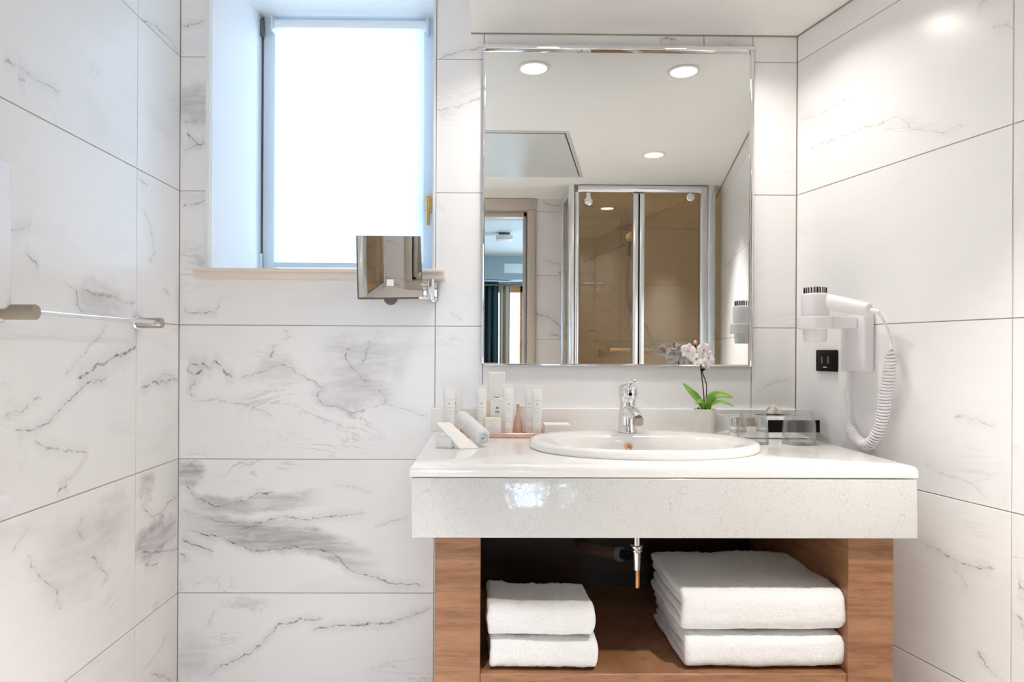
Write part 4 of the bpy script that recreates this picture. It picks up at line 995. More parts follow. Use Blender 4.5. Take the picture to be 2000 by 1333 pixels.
mb = MB(); mb.cyl((px_ + 0.002, py_, pz(1108)), (px_ + 0.002, py_, pz(1148)), 0.0058, n=24); obj('pull_rod', mb, 'copper', t)
t = thing('drain_trap', 'dark grey drain pipe running back under the washbasin', 'pipe', at(1170, 1075, 1.78))
mb = MB(); mb.tube(catmull([at(1132, 1052, 1.95), at(1140, 1068, 1.86), at(1170, 1075, 1.80), at(1208, 1083, 1.76)]), 0.016, 18); obj('pipe', mb, 'soil', t)
mb = MB(); mb.cyl(at(1206, 1082, 1.76), at(1216, 1084, 1.75), 0.019, n=24); obj('collar', mb, 'grey', t)
mb = MB(); mb.tube([at(1214, 1083.5, 1.752), at(1232, 1086, 1.70), at(1241, 1070, 1.62)], 0.012, 14); obj('elbow', mb, 'black', t)

# ------------------------------------------------------------------ towels
def towel(name, label, group, x0, x1, yf, yb, z0, z1, layers=2, skew=0.0, droop=0.0, seed=0):
    th = thing(name, label, 'towel', ((x0 + x1) / 2, (yf + yb) / 2, z0), group)
    h = z1 - z0; tk = h / (2 * layers) * 0.97
    for li in range(layers):
        R = h / 2 - tk * (li + 0.5)          # radius of the fold's centre line
        yfold = yf + h / 2
        path = []
        npt = 16; yend = yb - 0.006 * li
        for i in range(npt): path.append((yend + (yfold - yend) * i / npt, z0 + h / 2 + R))
        na = max(8, int(40 * R / 0.04))
        for i in range(na + 1):
            a = PI / 2 + PI * i / na
            # flattened roll: a fold of cloth is squarer than a circle
            ca, sa_ = math.cos(a), math.sin(a)
            k = 1.0 / (abs(ca) ** 3.2 + abs(sa_) ** 3.2) ** (1 / 3.2)
            path.append((yfold + (h / 2 - tk * (li + 0.5)) * ca * k, z0 + h / 2 + R * sa_ * k))
        for i in range(1, npt + 1): path.append((yfold + (yend - yfold) * i / npt, z0 + h / 2 - R))
        m = len(path); nxs = 60
        tang = []
        for k in range(m):
            a = Vector(path[max(0, k - 1)]); b = Vector(path[min(m - 1, k + 1)]); d = (b - a).normalized(); tang.append(Vector((-d.y, d.x)))
        vs = []; fs = []
        xsl = [0.0, 0.004, 0.011, 0.022] + [0.022 + 0.956 * i / nxs for i in range(1, nxs)] + [0.978, 0.989, 0.996, 1.0]
        thick = [0.25, 0.62, 0.88, 1.0] + [1.0] * (nxs - 1) + [1.0, 0.88, 0.62, 0.25]
        inset_ = 0.004 * li
        for u, tf in zip(xsl, thick):
            x = x0 + inset_ + (x1 - x0 - 2 * inset_) * u
            ring_ = [(Vector(path[k]) + tang[k] * tk * 0.5 * tf) for k in range(m)] + [(Vector(path[k]) - tang[k] * tk * 0.5 * tf) for k in range(m - 1, -1, -1)]
            for q in ring_:
                p = Vector((x, q.x, q.y))
                nv = noise.noise(p * 11 + Vector((seed, 0, li))) * 0.0045 + noise.noise(p * 60 + Vector((seed, 5, 0))) * 0.0016 + noise.noise(p * 210 + Vector((0, seed, 0))) * 0.0016
                f2 = (p.z - z0) / h
                p = p + Vector((skew * (p.y - yf), nv * 0.9, nv * (0.35 + 0.65 * f2) - droop * f2 * (u - 0.1) * (0.5 if f2 < .5 else 1.0)))
                p.x += noise.noise(Vector((p.y * 14, p.z * 30, seed + li * 3 + (0 if u < .5 else 9)))) * 0.005
                vs.append(p)
        M2 = 2 * m; nsl = len(xsl)
        fs = [(s_ * M2 + i, s_ * M2 + (i + 1) % M2, (s_ + 1) * M2 + (i + 1) % M2, (s_ + 1) * M2 + i) for s_ in range(nsl - 1) for i in range(M2)]
        fs += [(i, i + 1, M2 - 2 - i, M2 - 1 - i) for i in range(m - 1)] + [((nsl - 1) * M2 + i, (nsl - 1) * M2 + i + 1, nsl * M2 - 2 - i, nsl * M2 - 1 - i) for i in range(m - 1)]
        m2 = MB(); m2.add(vs, fs); obj('fold', m2, 'terry', th, angle=3.0)
    return th
DT = 1.478
def tx(px, D=DT): return at(px, 1220, D).x
def tz(py, D=DT): return at(1300, py, D).z
yt = CP.y + DT
zs = ZSH + 0.002
towel('bath_towel', 'folded white bath towel at the bottom of the larger pile', 'folded bath towels', tx(1338), tx(1650), yt - 0.004, yt + 0.27, zs, zs + 0.079, 2, 0.0, 0.0, 1)
towel('bath_towel', 'folded white bath towel on top of the larger pile', 'folded bath towels', tx(1332), tx(1650), yt - 0.010, yt + 0.28, zs + 0.083, zs + 0.174, 2, 0.0, 0.0, 2)
towel('hand_towel', 'small folded white hand towel at the bottom of the smaller pile', 'folded hand towels', tx(957), tx(1168), yt - 0.006, yt + 0.15, zs, zs + 0.070, 2, -0.03, 0.004, 3)
towel('hand_towel', 'small folded white hand towel on top of the smaller pile', 'folded hand towels', tx(953), tx(1162), yt - 0.010, yt + 0.145, zs + 0.074, zs + 0.142, 2, -0.03, 0.008, 4)

# ------------------------------------------------------------------ orchid
DO = 1.93
pc = at(1376, 846, DO); pc.z = ZT
orch = thing('potted_orchid', 'white orchid with two stems in a small ribbed white pot', 'plant', pc)
r0 = 0.0265; r1 = 0.031; hp = at(1376, 799, DO).z - ZT
prof = [(0.0, 0.0), (r0, 0.0)]
for k in range(12):
    a = k / 12; rr = r0 + (r1 - r0) * a
    prof += [(rr, hp * a + 0.001), (rr + 0.0006, hp * (a + 0.04)), (rr + 0.0002, hp * (a + 0.078))]
prof += [(r1 + 0.0005, hp), (r1 - 0.002, hp + 0.0005), (r1 - 0.003, hp - 0.006), (0, hp - 0.006)]
mb = MB(); mb.lathe(prof, pc, n=40); obj('pot', mb, 'pot', orch)
mb = MB()
for k in range(26):
    a = random.uniform(0, 2 * PI); rr = random.uniform(0, 0.023)
    mb.ball(pc + Vector((rr * math.cos(a), rr * math.sin(a), hp - 0.004 + random.uniform(0, 0.004))), random.uniform(0.003, 0.006), None, 0.003, 8, 6)
obj('bark', mb, 'soil', orch)
def leaf(path, wid, nrm_up, cup=0.25):
    pts = catmull(path, 8); n = len(pts); vs = []; fs = []
    for k, p in enumerate(pts):
        u = k / (n - 1); t_ = (pts[min(n - 1, k + 1)] - pts[max(0, k - 1)]).normalized()
        side = t_.cross(nrm_up).normalized(); up = side.cross(t_).normalized()
        w_ = wid * (math.sin(PI * min(1, (0.14 + 0.86 * u))) ** 0.65)
        for j in range(-2, 3):
            vs.append(p + side * w_ * j / 2 + up * cup * w_ * (j / 2) ** 2)
    fs = [(k * 5 + j, k * 5 + j + 1, (k + 1) * 5 + j + 1, (k + 1) * 5 + j) for k in range(n - 1) for j in range(4)]
    m2 = MB(); m2.add(vs, fs); return m2
def leafobj(path, wid, up, nm='leaf', mat='leaf', th=0.0016):
    o = obj(nm, leaf(path, wid, Vector(up)), mat, orch, angle=3.0); s_ = o.modifiers.new('thickness', 'SOLIDIFY'); s_.thickness = th; s_.offset = 0; return o
zb_ = Vector((pc.x, pc.y, ZT + hp - 0.003))
leafobj([zb_ + Vector((-0.004, 0, 0)), at(1362, 780, DO - 0.01), at(1350, 768, DO - 0.015), at(1333, 748, DO - 0.02)], 0.0135, (0.55, -0.75, 0.35))
leafobj([zb_ + Vector((0.006, 0, 0)), at(1389, 778, DO - 0.01), at(1406, 771, DO - 0.02), at(1432, 777, DO - 0.03)], 0.0125, (0.1, -0.85, 0.5))
leafobj([zb_ + Vector((0.006, -0.004, 0)), at(1392, 791, DO - 0.02), at(1410, 786, DO - 0.035), at(1434, 794, DO - 0.05)], 0.010, (0.1, -0.45, 0.9))
leafobj([zb_ + Vector((-0.002, -0.004, -0.002)), at(1372, 788, DO - 0.02), at(1368, 784, DO - 0.03), at(1358, 789, DO - 0.035)], 0.008, (0.2, -0.8, 0.5))
mb = MB(); mb.tube(catmull([zb_, at(1374, 765, DO), at(1370, 730, DO), at(1368, 712, DO), at(1365, 700, DO + 0.005), at(1360, 684, DO + 0.005), at(1357, 672, DO)]), 0.0017, 8); obj('stem', mb, 'stem', orch)
mb = MB(); mb.tube(catmull([zb_ + Vector((0.004, 0.003, 0)), at(1380, 762, DO + 0.004), at(1379, 748, DO + 0.004), at(1371, 726, DO), at(1369, 712, DO)]), 0.0016, 8); obj('support_stick', mb, 'stem', orch)
c = at(1371, 723, DO - 0.003); mb = MB(); mb.box(c - Vector((0.004, 0.004, 0.0045)), c + Vector((0.004, 0.004, 0.0045)), 0.001); mb.box(c + Vector((0.003, -0.003, -0.001)), c + Vector((0.0085, 0.003, 0.0045)), 0.001); obj('clip', mb, 'black', orch)
def flower(c, r, yaw, pitch, roll):
    mt_ = Matrix.Translation(c) @ Matrix.Rotation(yaw, 4, 'Z') @ Matrix.Rotation(pitch, 4, 'X') @ Matrix.Rotation(roll, 4, 'Y')
    core = MB(); core.ball((0, 0, 0), r * 0.13, r * 0.28, r * 0.16, 10, 8); core.v = [mt_ @ v for v in core.v]
    fo = obj('flower', core, 'lip', orch)
    for k in range(5):
        a = PI / 2 + 2 * PI * k / 5; wide = 0.62 if k in (1, 4) else 0.40
        vs = []; fs = []; n = 6
        for i in range(n + 1):
            u = i / n; w_ = r * wide * math.sin(PI * (0.10 + 0.86 * u)) ** 0.8
            for j in range(-2, 3):
                q = Vector((math.cos(a) * u * r - math.sin(a) * w_ * j / 2, -0.10 * r - 0.25 * r * u * u + 0.12 * r * (j / 2) ** 2 + 0.22 * r * u, math.sin(a) * u * r + math.cos(a) * w_ * j / 2))
                vs.append(mt_ @ q)
        fs = [(i * 5 + j, i * 5 + j + 1, (i + 1) * 5 + j + 1, (i + 1) * 5 + j) for i in range(n) for j in range(4)]
        m2 = MB(); m2.add(vs, fs); o = obj('petal', m2, 'petal', fo, angle=3.0); s_ = o.modifiers.new('thickness', 'SOLIDIFY'); s_.thickness = 0.0006
for px, py, dd, r, yw, pt, rl in ((1344, 686, -0.02, 0.0195, -0.4, 0.1, 0.2), (1374, 684, -0.02, 0.0205, 0.3, 0.2, -0.2), (1383, 700, -0.015, 0.0200, 0.5, -0.1, 0.5), (1360, 702, -0.02, 0.0175, -0.2, -0.3, 0.9),
                               (1371, 696, 0.012, 0.0190, 2.8, 0.1, 0.1), (1352, 692, 0.015, 0.0180, 3.4, 0.1, 0.6), (1380, 711, 0.0, 0.0155, 0.9, -0.3, 0.0)):
    flower(at(px, py, DO + dd), r * 1.15, yw, pt, rl)
for px, py, r in ((1358, 669, 0.0052), (1347, 674, 0.0036)):
    p = at(px, py, DO); mb = MB(); mb.ball(p, r, r, r * 1.25, 12, 8); obj('bud', mb, 'bud', orch)

# ------------------------------------------------------------------ tumblers and tissue box
def tumbler(px0, px1, pyt, pyb, D, label):
    c = at((px0 + px1) / 2, pyb, D); c.z = ZT + 0.0004
    rb = (px1 - px0) / 2 * D / F; h = (pyb - pyt) * D / F
    t = thing('tumbler', label, 'glass', c, 'tumblers turned upside down')
    rt = rb * 0.83
    prof = [(rb, 0.0), (rb * 0.985, h * 0.25), (rb * 0.95, h * 0.6), (rt, h * 0.93), (rt - 0.003, h), (0.0, h), ]
    inn = [(0.0, h - 0.013), (rt - 0.007, h - 0.012), (rt - 0.003, h - 0.018), (rb * 0.95 - 0.003, h * 0.6), (rb - 0.003, 0.0), (rb, 0.0)]
    mb = MB(); mb.lathe(prof + inn, c, n=48); obj('wall', mb, 'glass', t, angle=0.9)
tumbler(1440, 1500, 797, 858, 1.80, 'upturned clear tumbler nearer the orchid')
tumbler(1529, 1592, 800, 864, 1.79, 'upturned clear tumbler nearer the slanting wall')
ta, tb = at(1422, 850, 1.91), at(1603, 850, 1.88)
zt0, zt1 = ZT + 0.0005, at(1512, 814, 1.90).z
tis = thing('tissue_box', 'low chrome tissue box with painted dark front reflection behind the tumblers', 'tissue box', ((ta.x + tb.x) / 2, -0.09, ZT))
fy_ = CP.y + 1.895
mb = MB(); mb.box((ta.x, fy_, zt0), (tb.x - 0.004, fy_ + 0.115, zt1), 0.0035, 3); obj('body', mb, 'chrome', tis)
xa, xb = at(1500, 832, 1.895).x, at(1601, 832, 1.895).x
mb = MB(); mb.box((xa, fy_ - 0.0012, at(1515, 845, 1.895).z), (xb, fy_ + 0.001, at(1515, 821, 1.895).z), 0.0005, 1); obj('front_reflection', mb, 'black', tis)  # black slab standing in for the dark doorway mirrored in the chrome
cx_ = at(1513, 812, 1.94).x
mb = MB(); mb.box((cx_ - 0.05, fy_ + 0.045, zt1 - 0.001), (cx_ + 0.05, fy_ + 0.065, zt1 + 0.0008), 0.0005, 1); obj('slot', mb, 'black', tis)
pk = at(1512, 790, 1.95); n = 14; vs = []; fs = []
for j in range(8):
    w_ = j / 7
    for i in range(n + 1):
        u = i / n * 2 - 1
        x = pk.x + u * (0.0235 * min(1.0, (1 - w_) / 0.6) + 0.0008); z = zt1 + (pk.z - zt1) * w_
        vs.append((x + 0.003 * math.sin(4 * u + w_ * 3), CP.y + 1.95 + 0.0025 * math.sin(7 * u) * (1 - w_) + 0.004 * w_, z))
fs = [(j * (n + 1) + i, j * (n + 1) + i + 1, (j + 1) * (n + 1) + i + 1, (j + 1) * (n + 1) + i) for j in range(7) for i in range(n)]
mb = MB(); mb.add(vs, fs); o = obj('tissue', mb, 'tissue', tis, angle=3); o.modifiers.new('thickness', 'SOLIDIFY').thickness = 0.0008

# ------------------------------------------------------------------ toiletries
ZTR = ZT + 0.008
tr0, tr1 = at(872, 846, 1.90), at(1122, 846, 1.90)
tray = thing('toiletry_tray', 'shallow rose tinted tray under the toiletries', 'tray', ((tr0.x + tr1.x) / 2, CP.y + 1.935, ZT))
mb = MB(); mb.box((tr0.x, CP.y + 1.885, ZT + 0.0005), (tr1.x, CP.y + 2.012, ZT + 0.006), 0.002); obj('base', mb, 'rose', tray)
for a, b in (((tr0.x, CP.y + 1.885, ZT + 0.004), (tr1.x, CP.y + 1.888, ZT + 0.013)), ((tr0.x, CP.y + 2.009, ZT + 0.004), (tr1.x, CP.y + 2.012, ZT + 0.013)), ((tr0.x, CP.y + 1.888, ZT + 0.004), (tr0.x + 0.003, CP.y + 2.009, ZT + 0.013)), ((tr1.x - 0.003, CP.y + 1.888, ZT + 0.004), (tr1.x, CP.y + 2.009, ZT + 0.013))):
    mb = MB(); mb.box(a, b, 0.001, 1); obj('edge', mb, 'rose', tray)
ZTR = ZT + 0.0065
def marks(par, x, y, zs_, w_, mat='palegrey', h=0.0011):
    for k, z_ in enumerate(zs_):
        ww = w_ * (0.95, 0.55, 0.8, 0.65, 0.85)[k % 5]
        m2 = MB(); m2.box((x - ww / 2, y - 0.0004, z_ - h / 2), (x + ww / 2, y + 0.0004, z_ + h / 2)); obj('printed_line', m2, mat, par, smooth=False)
def emblem(par, x, y, z, r=0.0022, mat='ink'):
    m2 = MB()
    for dx, dz, s_ in ((0, 0.6, 0.55), (-0.8, 0, 0.5), (0.8, 0, 0.5), (0, -0.7, 0.6), (0, 0, 0.35)):
        m2.cyl((x + dx * r, y + 0.0003, z + dz * r), (x + dx * r, y - 0.0004, z + dz * r), s_ * r, n=10)
    obj('emblem', m2, mat, par, smooth=False)
def tube_bottle(px0, px1, pyt, pyb, D, label, yaw=0.0):
    c = at((px0 + px1) / 2, pyb, D); c.z = ZTR
    h = at(px0, pyt, D).z - ZTR; wt = (px1 - px0) / 2 * D / F; rb = wt * 0.80
    t = thing('cosmetic_tube', label, 'tube', c, 'white cosmetic tubes standing on their caps')
    hc = h * 0.13
    m2 = MB(); m2.lathe([(0, 0), (rb * 0.90, 0.0), (rb * 0.92, 0.001), (rb * 0.92, hc), (0, hc)], c, n=32); obj('cap', m2, 'card', t)
    vs = []; n = 32; secs = 12
    for k in range(secs + 1):
        u = k / secs; rx_ = rb + (wt - rb) * u ** 1.3; ry_ = rb * (1 - u) ** 0.55 * (1 - 0.0 * u) + 0.0009
        z_ = c.z + hc + 0.0006 + (h * 0.93 - hc) * u
        for i in range(n):
            a = 2 * PI * i / n; vs.append(Vector((c.x + rx_ * math.cos(a), c.y + ry_ * math.sin(a), z_)))
    fs = [(k * n + i, k * n + (i + 1) % n, (k + 1) * n + (i + 1) % n, (k + 1) * n + i) for k in range(secs) for i in range(n)] + [tuple(range(n - 1, -1, -1)), tuple(secs * n + i for i in range(n))]
    m2 = MB(); m2.add(vs, fs); b_ = obj('tube_body', m2, 'tube', t, angle=1.0)
    m2 = MB(); m2.box((c.x - wt, c.y - 0.0012, c.z + h * 0.925), (c.x + wt, c.y + 0.0012, c.z + h), 0.0004, 1); obj('crimp', m2, 'tube', t)
    def fy_at(z_):
        u = min(max((z_ - c.z - hc) / (h * 0.93 - hc), 0), 1); return c.y - (rb * (1 - u) ** 0.55 + 0.0009) - 0.0002
    zl = c.z + h * 0.70; marks(b_, c.x, fy_at(zl), [zl], wt * 1.45, h=0.0007)
    ze = c.z + h * 0.62; emblem(b_, c.x, fy_at(ze), ze, 0.0019, 'ink')
    for fr in (0.54, 0.46, 0.41, 0.33, 0.27): z_ = c.z + h * fr; marks(b_, c.x, fy_at(z_), [z_], wt * 0.85)
    return t
tube_bottle(865, 890, 752, 846, 1.925, 'white tube at the window end of the row, behind the rolled cloth')
tube_bottle(878, 901, 753, 846, 1.965, 'white tube half hidden behind the tube at the window end')
tube_bottle(929, 951, 752, 843, 1.935, 'white tube between the rolled cloth and the tall carton')
tube_bottle(982, 1004, 752, 841, 1.915, 'white tube just in front of the tall carton edge')
tube_bottle(1024, 1043, 753, 841, 1.945, 'white tube half hidden behind the tube nearest the tap')
tube_bottle(1037, 1060, 753, 841, 1.915, 'white tube nearest the tap')
# tall carton
c0, c1 = at(954, 840, 1.985), at(986, 840, 1.985)
t = thing('carton', 'tall plain white carton behind the tubes', 'carton', ((c0.x + c1.x) / 2, CP.y + 1.99, ZTR))
mb = MB(); mb.box((c0.x, CP.y + 1.98, ZTR), (c1.x, CP.y + 2.005, at(970, 727, 1.98).z), 0.0008, 1); bx_ = obj('box', mb, 'card', t)
marks(bx_, (c0.x + c1.x) / 2 + 0.0, CP.y + 1.9797, [at(970, 777, 1.98).z], 0.014, 'ink', 0.003)
# cream soap carton with a crown emblem
c0, c1 = at(958, 840, 1.945), at(984, 840, 1.945)
t = thing('soap_carton', 'small cream carton with dark emblem in front of the tall carton', 'carton', ((c0.x + c1.x) / 2, CP.y + 1.95, ZTR))
zt_ = at(970, 779, 1.94).z
mb = MB(); mb.prism([(c0.x, ZTR), (c1.x, ZTR), (c1.x, zt_ - 0.006), (c1.x - 0.006, zt_), (c0.x + 0.006, zt_), (c0.x, zt_ - 0.006)], lambda u, z, d: Vector((u, CP.y + 1.94 + d, z)), 0.0, 0.022); bx_ = obj('box', mb, 'card', t, smooth=False)
emblem(bx_, (c0.x + c1.x) / 2, CP.y + 1.9397, at(970, 797, 1.94).z, 0.0034)
marks(bx_, (c0.x + c1.x) / 2, CP.y + 1.9397, [at(970, 805, 1.94).z], 0.013, 'ink', 0.0035)
c0, c1 = at(949, 840, 1.97), at(957, 840, 1.97)
t = thing('cream_packet', 'narrow cream packet tucked beside the emblem carton', 'packet', ((c0.x + c1.x) / 2, CP.y + 1.97, ZTR))
mb = MB(); mb.box((c0.x - 0.002, CP.y + 1.965, ZTR), (c1.x, CP.y + 1.977, at(955, 783, 1.965).z), 0.001, 1); bx_ = obj('sachet', mb, 'cream', t)
mb = MB(); mb.box((c0.x - 0.002, CP.y + 1.9662, at(955, 783, 1.965).z - 0.0003), (c1.x, CP.y + 1.9758, at(955, 780, 1.965).z), 0.0005, 1); obj('flap', mb, 'cream', t)
c0, c1 = at(947, 840, 1.905), at(978, 840, 1.905)
t = thing('soap_box', 'squat white soap box in front of the emblem carton', 'box', ((c0.x + c1.x) / 2, CP.y + 1.91, ZTR))
mb = MB(); mb.box((c0.x, CP.y + 1.90, ZTR), (c1.x, CP.y + 1.925, at(965, 820, 1.90).z), 0.0008, 1); bx_ = obj('box', mb, 'card', t)
mb = MB(); mb.box((c0.x - 0.0006, CP.y + 1.8994, at(965, 820, 1.90).z - 0.004), (c1.x + 0.0006, CP.y + 1.9256, at(965, 817, 1.90).z), 0.0006, 1); obj('lid', mb, 'cream', t)
marks(bx_, (c0.x + c1.x) / 2, CP.y + 1.8997, [at(965, 828, 1.90).z, at(965, 833, 1.90).z, at(965, 838, 1.90).z], 0.030)
# rose bottle and white bottle between the tubes
c = at(1011, 841, 1.95)
t = thing('perfume_bottle', 'rose tinted flask with dark stopper between the tubes', 'bottle', (c.x, c.y, ZTR))
hh = at(1011, 790, 1.95).z - ZTR
mb = MB(); mb.lathe([(0, 0), (0.0125, 0), (0.0135, 0.002), (0.012, hh * 0.25), (0.006, hh * 0.62), (0.004, hh * 0.8), (0, hh * 0.8)], (c.x, c.y, ZTR), n=28); obj('flask', mb, 'rose', t)
mb = MB(); mb.lathe([(0, hh * 0.805), (0.004, hh * 0.805), (0.0045, hh), (0, hh)], (c.x, c.y, ZTR), n=20); obj('stopper', mb, 'steel', t)
c = at(1021, 841, 1.985)
t = thing('lotion_bottle', 'white lotion bottle between the rose flask and the end tubes', 'bottle', (c.x, c.y, ZTR))
hh = at(1021, 793, 1.985).z - ZTR
mb = MB(); mb.lathe([(0, 0), (0.0155, 0), (0.016, 0.002), (0.016, hh * 0.75), (0.0, hh * 0.75)], (c.x, c.y, ZTR), n=28); obj('bottle_body', mb, 'card', t)
mb = MB(); mb.lathe([(0.0, hh * 0.752), (0.0145, hh * 0.752), (0.0145, hh), (0, hh)], (c.x, c.y, ZTR), n=28); obj('cap', mb, 'cream', t)
c0, c1 = at(1064, 842, 1.905), at(1113, 842, 1.905)
t = thing('flat_box', 'flat white box at the tap end of the tray', 'box', ((c0.x + c1.x) / 2, CP.y + 1.93, ZTR))
zt_ = at(1088, 829, 1.905).z
mb = MB(); mb.box((c0.x, CP.y + 1.903, ZTR), (c1.x, CP.y + 1.955, zt_ - 0.003), 0.0008, 1); obj('box', mb, 'card', t)
mb = MB(); mb.box((c0.x - 0.0008, CP.y + 1.9022, zt_ - 0.006), (c1.x + 0.0008, CP.y + 1.9558, zt_), 0.001, 1); obj('lid', mb, 'card', t)
# rolled face cloth, card, little box
qa, qb = at(899, 815, 1.80), at(945, 853, 1.70)
qb.z = ZT + 0.0215; 
ax = (qb - qa).normalized()
t = thing('face_cloth', 'rolled white face cloth leaning towards the basin', 'towel', (qb.x, qb.y, ZT))
vs = []; fs = []; n = 40; prof = []
Lr = (qb - qa).length
for k in range(33):
    u = k / 32; e = min(u, 1 - u) * Lr; r_ = 0.0215 * (1 - max(0, 1 - e / 0.010) ** 2.2 * 0.42)
    prof.append((r_, u * Lr))
prof = [(0.0, 0.006), (0.007, 0.002)] + prof + [(0.012, Lr - 0.002), (0.008, Lr - 0.007), (0.0, Lr - 0.008)]
mb = MB(); mb.lathe(prof, qa, tuple(ax), n=n)
mb.v = [v + (v - (qa + ax * (v - qa).dot(ax))).normalized() * (noise.noise(v * 60) * 0.0020 + noise.noise(v * 260) * 0.0013) if (v - (qa + ax * (v - qa).dot(ax))).length > 1e-5 else v for v in mb.v]
rc = obj('roll', mb, 'terry', t, angle=3)
path = []
u1 = ax.orthogonal().normalized(); u2 = ax.cross(u1)
for k in range(50):
    a = k * 0.33; r_ = 0.004 + 0.0125 * k / 50; path.append(qb - ax * 0.0035 + (u1 * math.cos(a) + u2 * math.sin(a)) * r_)
mb = MB(); mb.tube(path, 0.0022, 6); obj('spiral_edge', mb, 'terry', rc)
b0 = at(853, 863, 1.66); b1 = at(884, 863, 1.66)
t = thing('small_box', 'little white box propping up the card', 'box', (b0.x, b0.y, ZT))
mt_ = Matrix.Translation((b0.x + 0.021, CP.y + 1.70, ZT + 0.0002)) @ Matrix.Rotation(-0.35, 4, 'Z')
mb = MB(); mb.box((-0.021, -0.018, 0), (0.021, 0.018, 0.027), 0.002, 2, mt_); obj('box', mb, 'tube', t)
mb = MB(); mb.box((-0.0214, -0.0184, 0.0272), (0.0214, 0.0184, 0.0305), 0.001, 1, mt_); obj('lid', mb, 'tube', t)
# leaning card
zc_ = ZT + 0.0006
q = [at(851.5, 826, 1.675), at(878, 825, 1.69), at(935, 876, 1.60), at(900, 877, 1.585)]
q[2].z = zc_; q[3].z = zc_
q[2].y = CP.y + 0.2415 * F / (876 - 685) ; 
q[2] = at(935, 876, 1.685); q[3] = at(899, 879, 1.665); q[2].z = zc_ + 0.0008; q[3].z = zc_ + 0.0008
q[0] = at(852, 826, 1.69); q[1] = at(878, 825, 1.705)
nn = (q[1] - q[0]).cross(q[3] - q[0]).normalized()
if nn.z < 0: nn = -nn
t = thing('message_card', 'white card leaning slantwise against the little box', 'card', (q[3].x, q[3].y, ZT))
mb = MB(); mb.add([p + nn * 0.0005 for p in q] + [p - nn * 0.0003 for p in q], [(0, 1, 2, 3), (7, 6, 5, 4)] + [(i, 4 + i, 4 + (i + 1) % 4, (i + 1) % 4) for i in range(4)]); cd = obj('sheet', mb, 'card', t, smooth=False)
for k, fr in enumerate((0.42, 0.52)):
    a = q[0].lerp(q[3], fr); b = q[1].lerp(q[2], fr); e1 = (q[3] - q[0]).normalized() * 0.0012
    l0, l1 = a.lerp(b, 0.32), a.lerp(b, 0.68)
    mb = MB(); mb.add([l0 + nn * 0.0008, l1 + nn * 0.0008, l1 + e1 + nn * 0.0008, l0 + e1 + nn * 0.0008], [(0, 1, 2, 3)]); obj('printed_line', mb, 'cream', cd, smooth=False)

# ------------------------------------------------------------------ hair dryer and socket on the slanting wall
hd = thing('hair_dryer', 'white wall mounted hair dryer with coiled cord', 'hair dryer', rw(0.26, 1.15, 0.0))
def wbox(s0, s1, z0, z1, o0, o1, bev, seg=3):
    """box standing on the slanting wall"""
    mt_ = Matrix.Translation(rw(0, 0)) @ Matrix.Rotation(math.atan(RS), 4, 'Z')
    return MB().box((-o1, -s1 * RT, z0), (-o0, -s0 * RT, z1), bev, seg, mt_)
zpt, zpb = at(1665, 606, 1.76).z, at(1665, 727, 1.76).z
obj('wall_plate', wbox(0.215, 0.300, zpb, zpt, 0.0005, 0.034, 0.008), 'plastic', hd)
bcx = at(1592, 600, 1.79); bx_, by_ = bcx.x, bcx.y
def bz(py): return at(1592, py, 1.79).z
mb = MB(); mb.lathe([(0.0, bz(668)), (0.026, bz(668)), (0.0275, bz(666)), (0.030, bz(645)), (0.0335, bz(620)), (0.0345, bz(600)), (0.0345, bz(582)), (0.033, bz(576)), (0.030, bz(574)), (0.0, bz(574))], (bx_, by_, 0), n=48); bd = obj('body', mb, 'plastic', hd)
mb = MB(); mb.lathe([(0.0275, bz(575)), (0.0275, bz(562)), (0.024, bz(561)), (0.0, bz(562))], (bx_, by_, 0), n=40); gr = obj('intake_grille', mb, 'chrome', bd)
mb = MB()
for k in range(24):
    a = 2 * PI * k / 24; mb.box((-0.0012, 0.0268, 0), (0.0012, 0.0282, bz(563) - bz(574)), 0, 1, Matrix.Translation((bx_, by_, bz(574))) @ Matrix.Rotation(a, 4, 'Z'))
obj('grille_slots', mb, 'black', gr, smooth=False)['kind'] = 'stuff'
# holder ring and bracket
mb = MB(); zr0_, zr1_ = bz(643), bz(619)
mb.lathe([(0.0365, zr0_), (0.041, zr0_), (0.0425, zr0_ + 0.002), (0.0425, zr1_ - 0.002), (0.041, zr1_), (0.0365, zr1_), (0.0365, zr0_)], (bx_, by_, 0), n=48); hr = obj('holder_ring', mb, 'plastic', hd)
pw_ = rw(0.257, 0, 0.034); dv = Vector((pw_.x - bx_, pw_.y - by_, 0)); ln = dv.length; an = math.atan2(dv.y, dv.x)
mb = MB(); mb.box((0.036, -0.022, zr0_ + 0.001), (ln + 0.006, 0.022, zr1_ - 0.001), 0.004, 2, Matrix.Translation((bx_, by_, 0)) @ Matrix.Rotation(an, 4, 'Z')); obj('bracket', mb, 'plastic', hd)
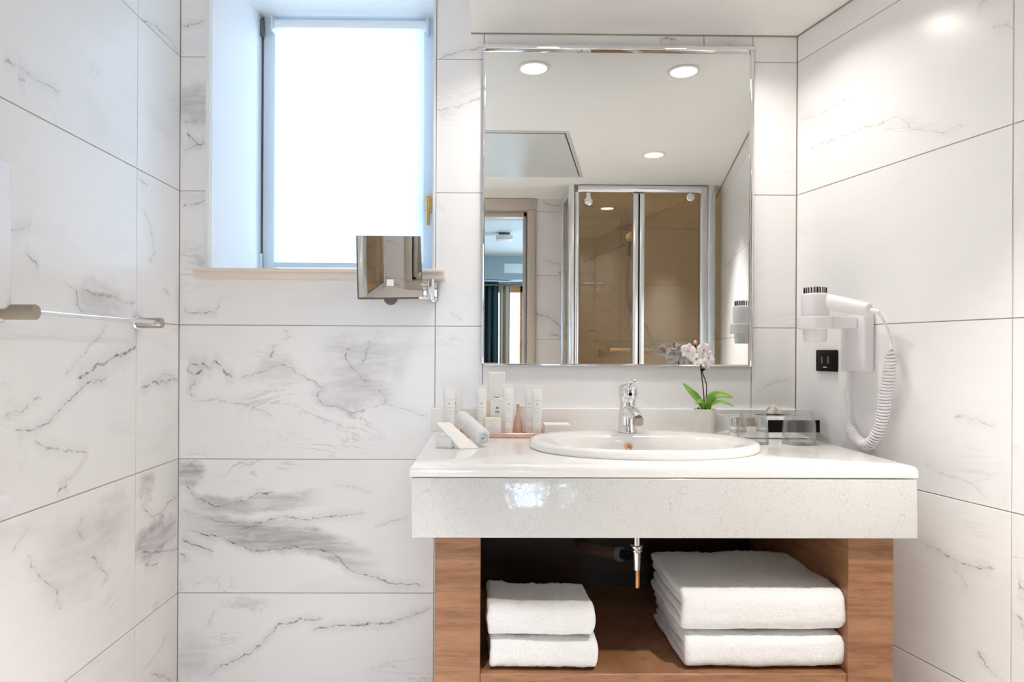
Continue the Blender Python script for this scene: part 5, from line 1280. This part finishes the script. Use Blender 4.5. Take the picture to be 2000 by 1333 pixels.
# handle
h0 = Vector((bx_ + 0.020, by_ - 0.012, bz(589))); h1 = at(1699, 606, 1.665)
dh = (h1 - h0).normalized()
mt_ = Matrix.Translation(h0) @ dh.to_track_quat('Z', 'X').to_matrix().to_4x4()
Lh = (h1 - h0).length
mb = MB(); pr = [(0.0, 0.0), (0.0200, 0.0), (0.0205, Lh * 0.3), (0.0190, Lh * 0.8), (0.0180, Lh - 0.012), (0.0165, Lh - 0.003), (0.013, Lh), (0.0, Lh)]
mb.lathe(pr, (0, 0, 0), n=36, sx=1.0, sy=0.85); mb.v = [mt_ @ v for v in mb.v]; hn = obj('handle', mb, 'plastic', hd)
mb = MB(); mb.lathe([(0.0065, Lh - 0.001), (0.006, Lh + 0.01), (0.0042, Lh + 0.026), (0.0, Lh + 0.026)], (0, 0, 0), n=20); mb.v = [mt_ @ v for v in mb.v]; obj('strain_relief', mb, 'plastic', hn)
tipp = h1 + dh * 0.02
# cord: straight, coil, straight
cA = onright(1741, 684, 0.035)
mb = MB(); mb.tube(catmull([tipp, at(1726, 628, 1.66), at(1738, 655, 1.68), cA]), 0.0034, 10); obj('cord', mb, 'plastic', hd)
spine = catmull([cA, onright(1737, 725, 0.034), onright(1730, 770, 0.032), onright(1724, 815, 0.030), onright(1712, 850, 0.030), onright(1695, 869, 0.030), onright(1676, 862, 0.030), onright(1663, 845, 0.028), onright(1656, 828, 0.026)], 12)
cum = [0.0]
for i in range(1, len(spine)): cum.append(cum[-1] + (spine[i] - spine[i - 1]).length)
tot = cum[-1]; turns = 44; hel = []; up = Vector((0, 0, 1))
def onspine(s_):
    for i in range(1, len(cum)):
        if cum[i] >= s_:
            k = (s_ - cum[i - 1]) / max(1e-9, cum[i] - cum[i - 1]); return spine[i - 1].lerp(spine[i], k), (spine[i] - spine[i - 1]).normalized()
    return spine[-1], (spine[-1] - spine[-2]).normalized()
nsm = turns * 14; ref = None
for k in range(nsm + 1):
    u = k / nsm
    p, tg = onspine(u * tot)
    if ref is None: ref = tg.orthogonal().normalized()
    ref = (ref - tg * ref.dot(tg)).normalized(); sd_ = tg.cross(ref)
    a = 2 * PI * turns * u; rr = 0.0118 * min(1, 0.25 + u * 12, 0.25 + (1 - u) * 12)
    hel.append(p + (ref * math.cos(a) + sd_ * math.sin(a)) * rr)
mb = MB(); mb.tube(hel, 0.0036, 8); obj('coiled_cord', mb, 'plastic', hd, angle=3)
pe = rw(0.226, zpb, 0.016)
mb = MB(); mb.tube(catmull([hel[-1], onright(1654, 800, 0.022), onright(1650, 770, 0.018), Vector((pe.x, pe.y, zpb - 0.03)), Vector((pe.x, pe.y, zpb + 0.004))]), 0.0034, 10); obj('cord', mb, 'plastic', hd)
# black shaver socket
sk = thing('shaver_socket', 'black square shaver socket below the hair dryer', 'socket', rw(0.133, 1.10))
zs0, zs1 = onright(1620, 726).z, onright(1620, 684).z
obj('plate', wbox(0.094, 0.172, zs0, zs1, 0.0002, 0.009, 0.0025), 'black', sk)
fr_ = obj('face', wbox(0.106, 0.160, zs0 + 0.010, zs1 - 0.008, 0.006, 0.0105, 0.001), 'grey', sk)
fr_.data.materials[0] = M['black']
zm = (zs0 + zs1) / 2
for s_ in (0.121, 0.145):
    obj('slot', wbox(s_ - 0.0025, s_ + 0.0025, zm - 0.008, zm + 0.012, 0.0100, 0.0110, 0.0), 'grey', sk, smooth=False)
obj('label_mark', wbox(0.126, 0.140, zs0 + 0.0105, zs0 + 0.0135, 0.0098, 0.0110, 0.0), 'palegrey', sk, smooth=False)
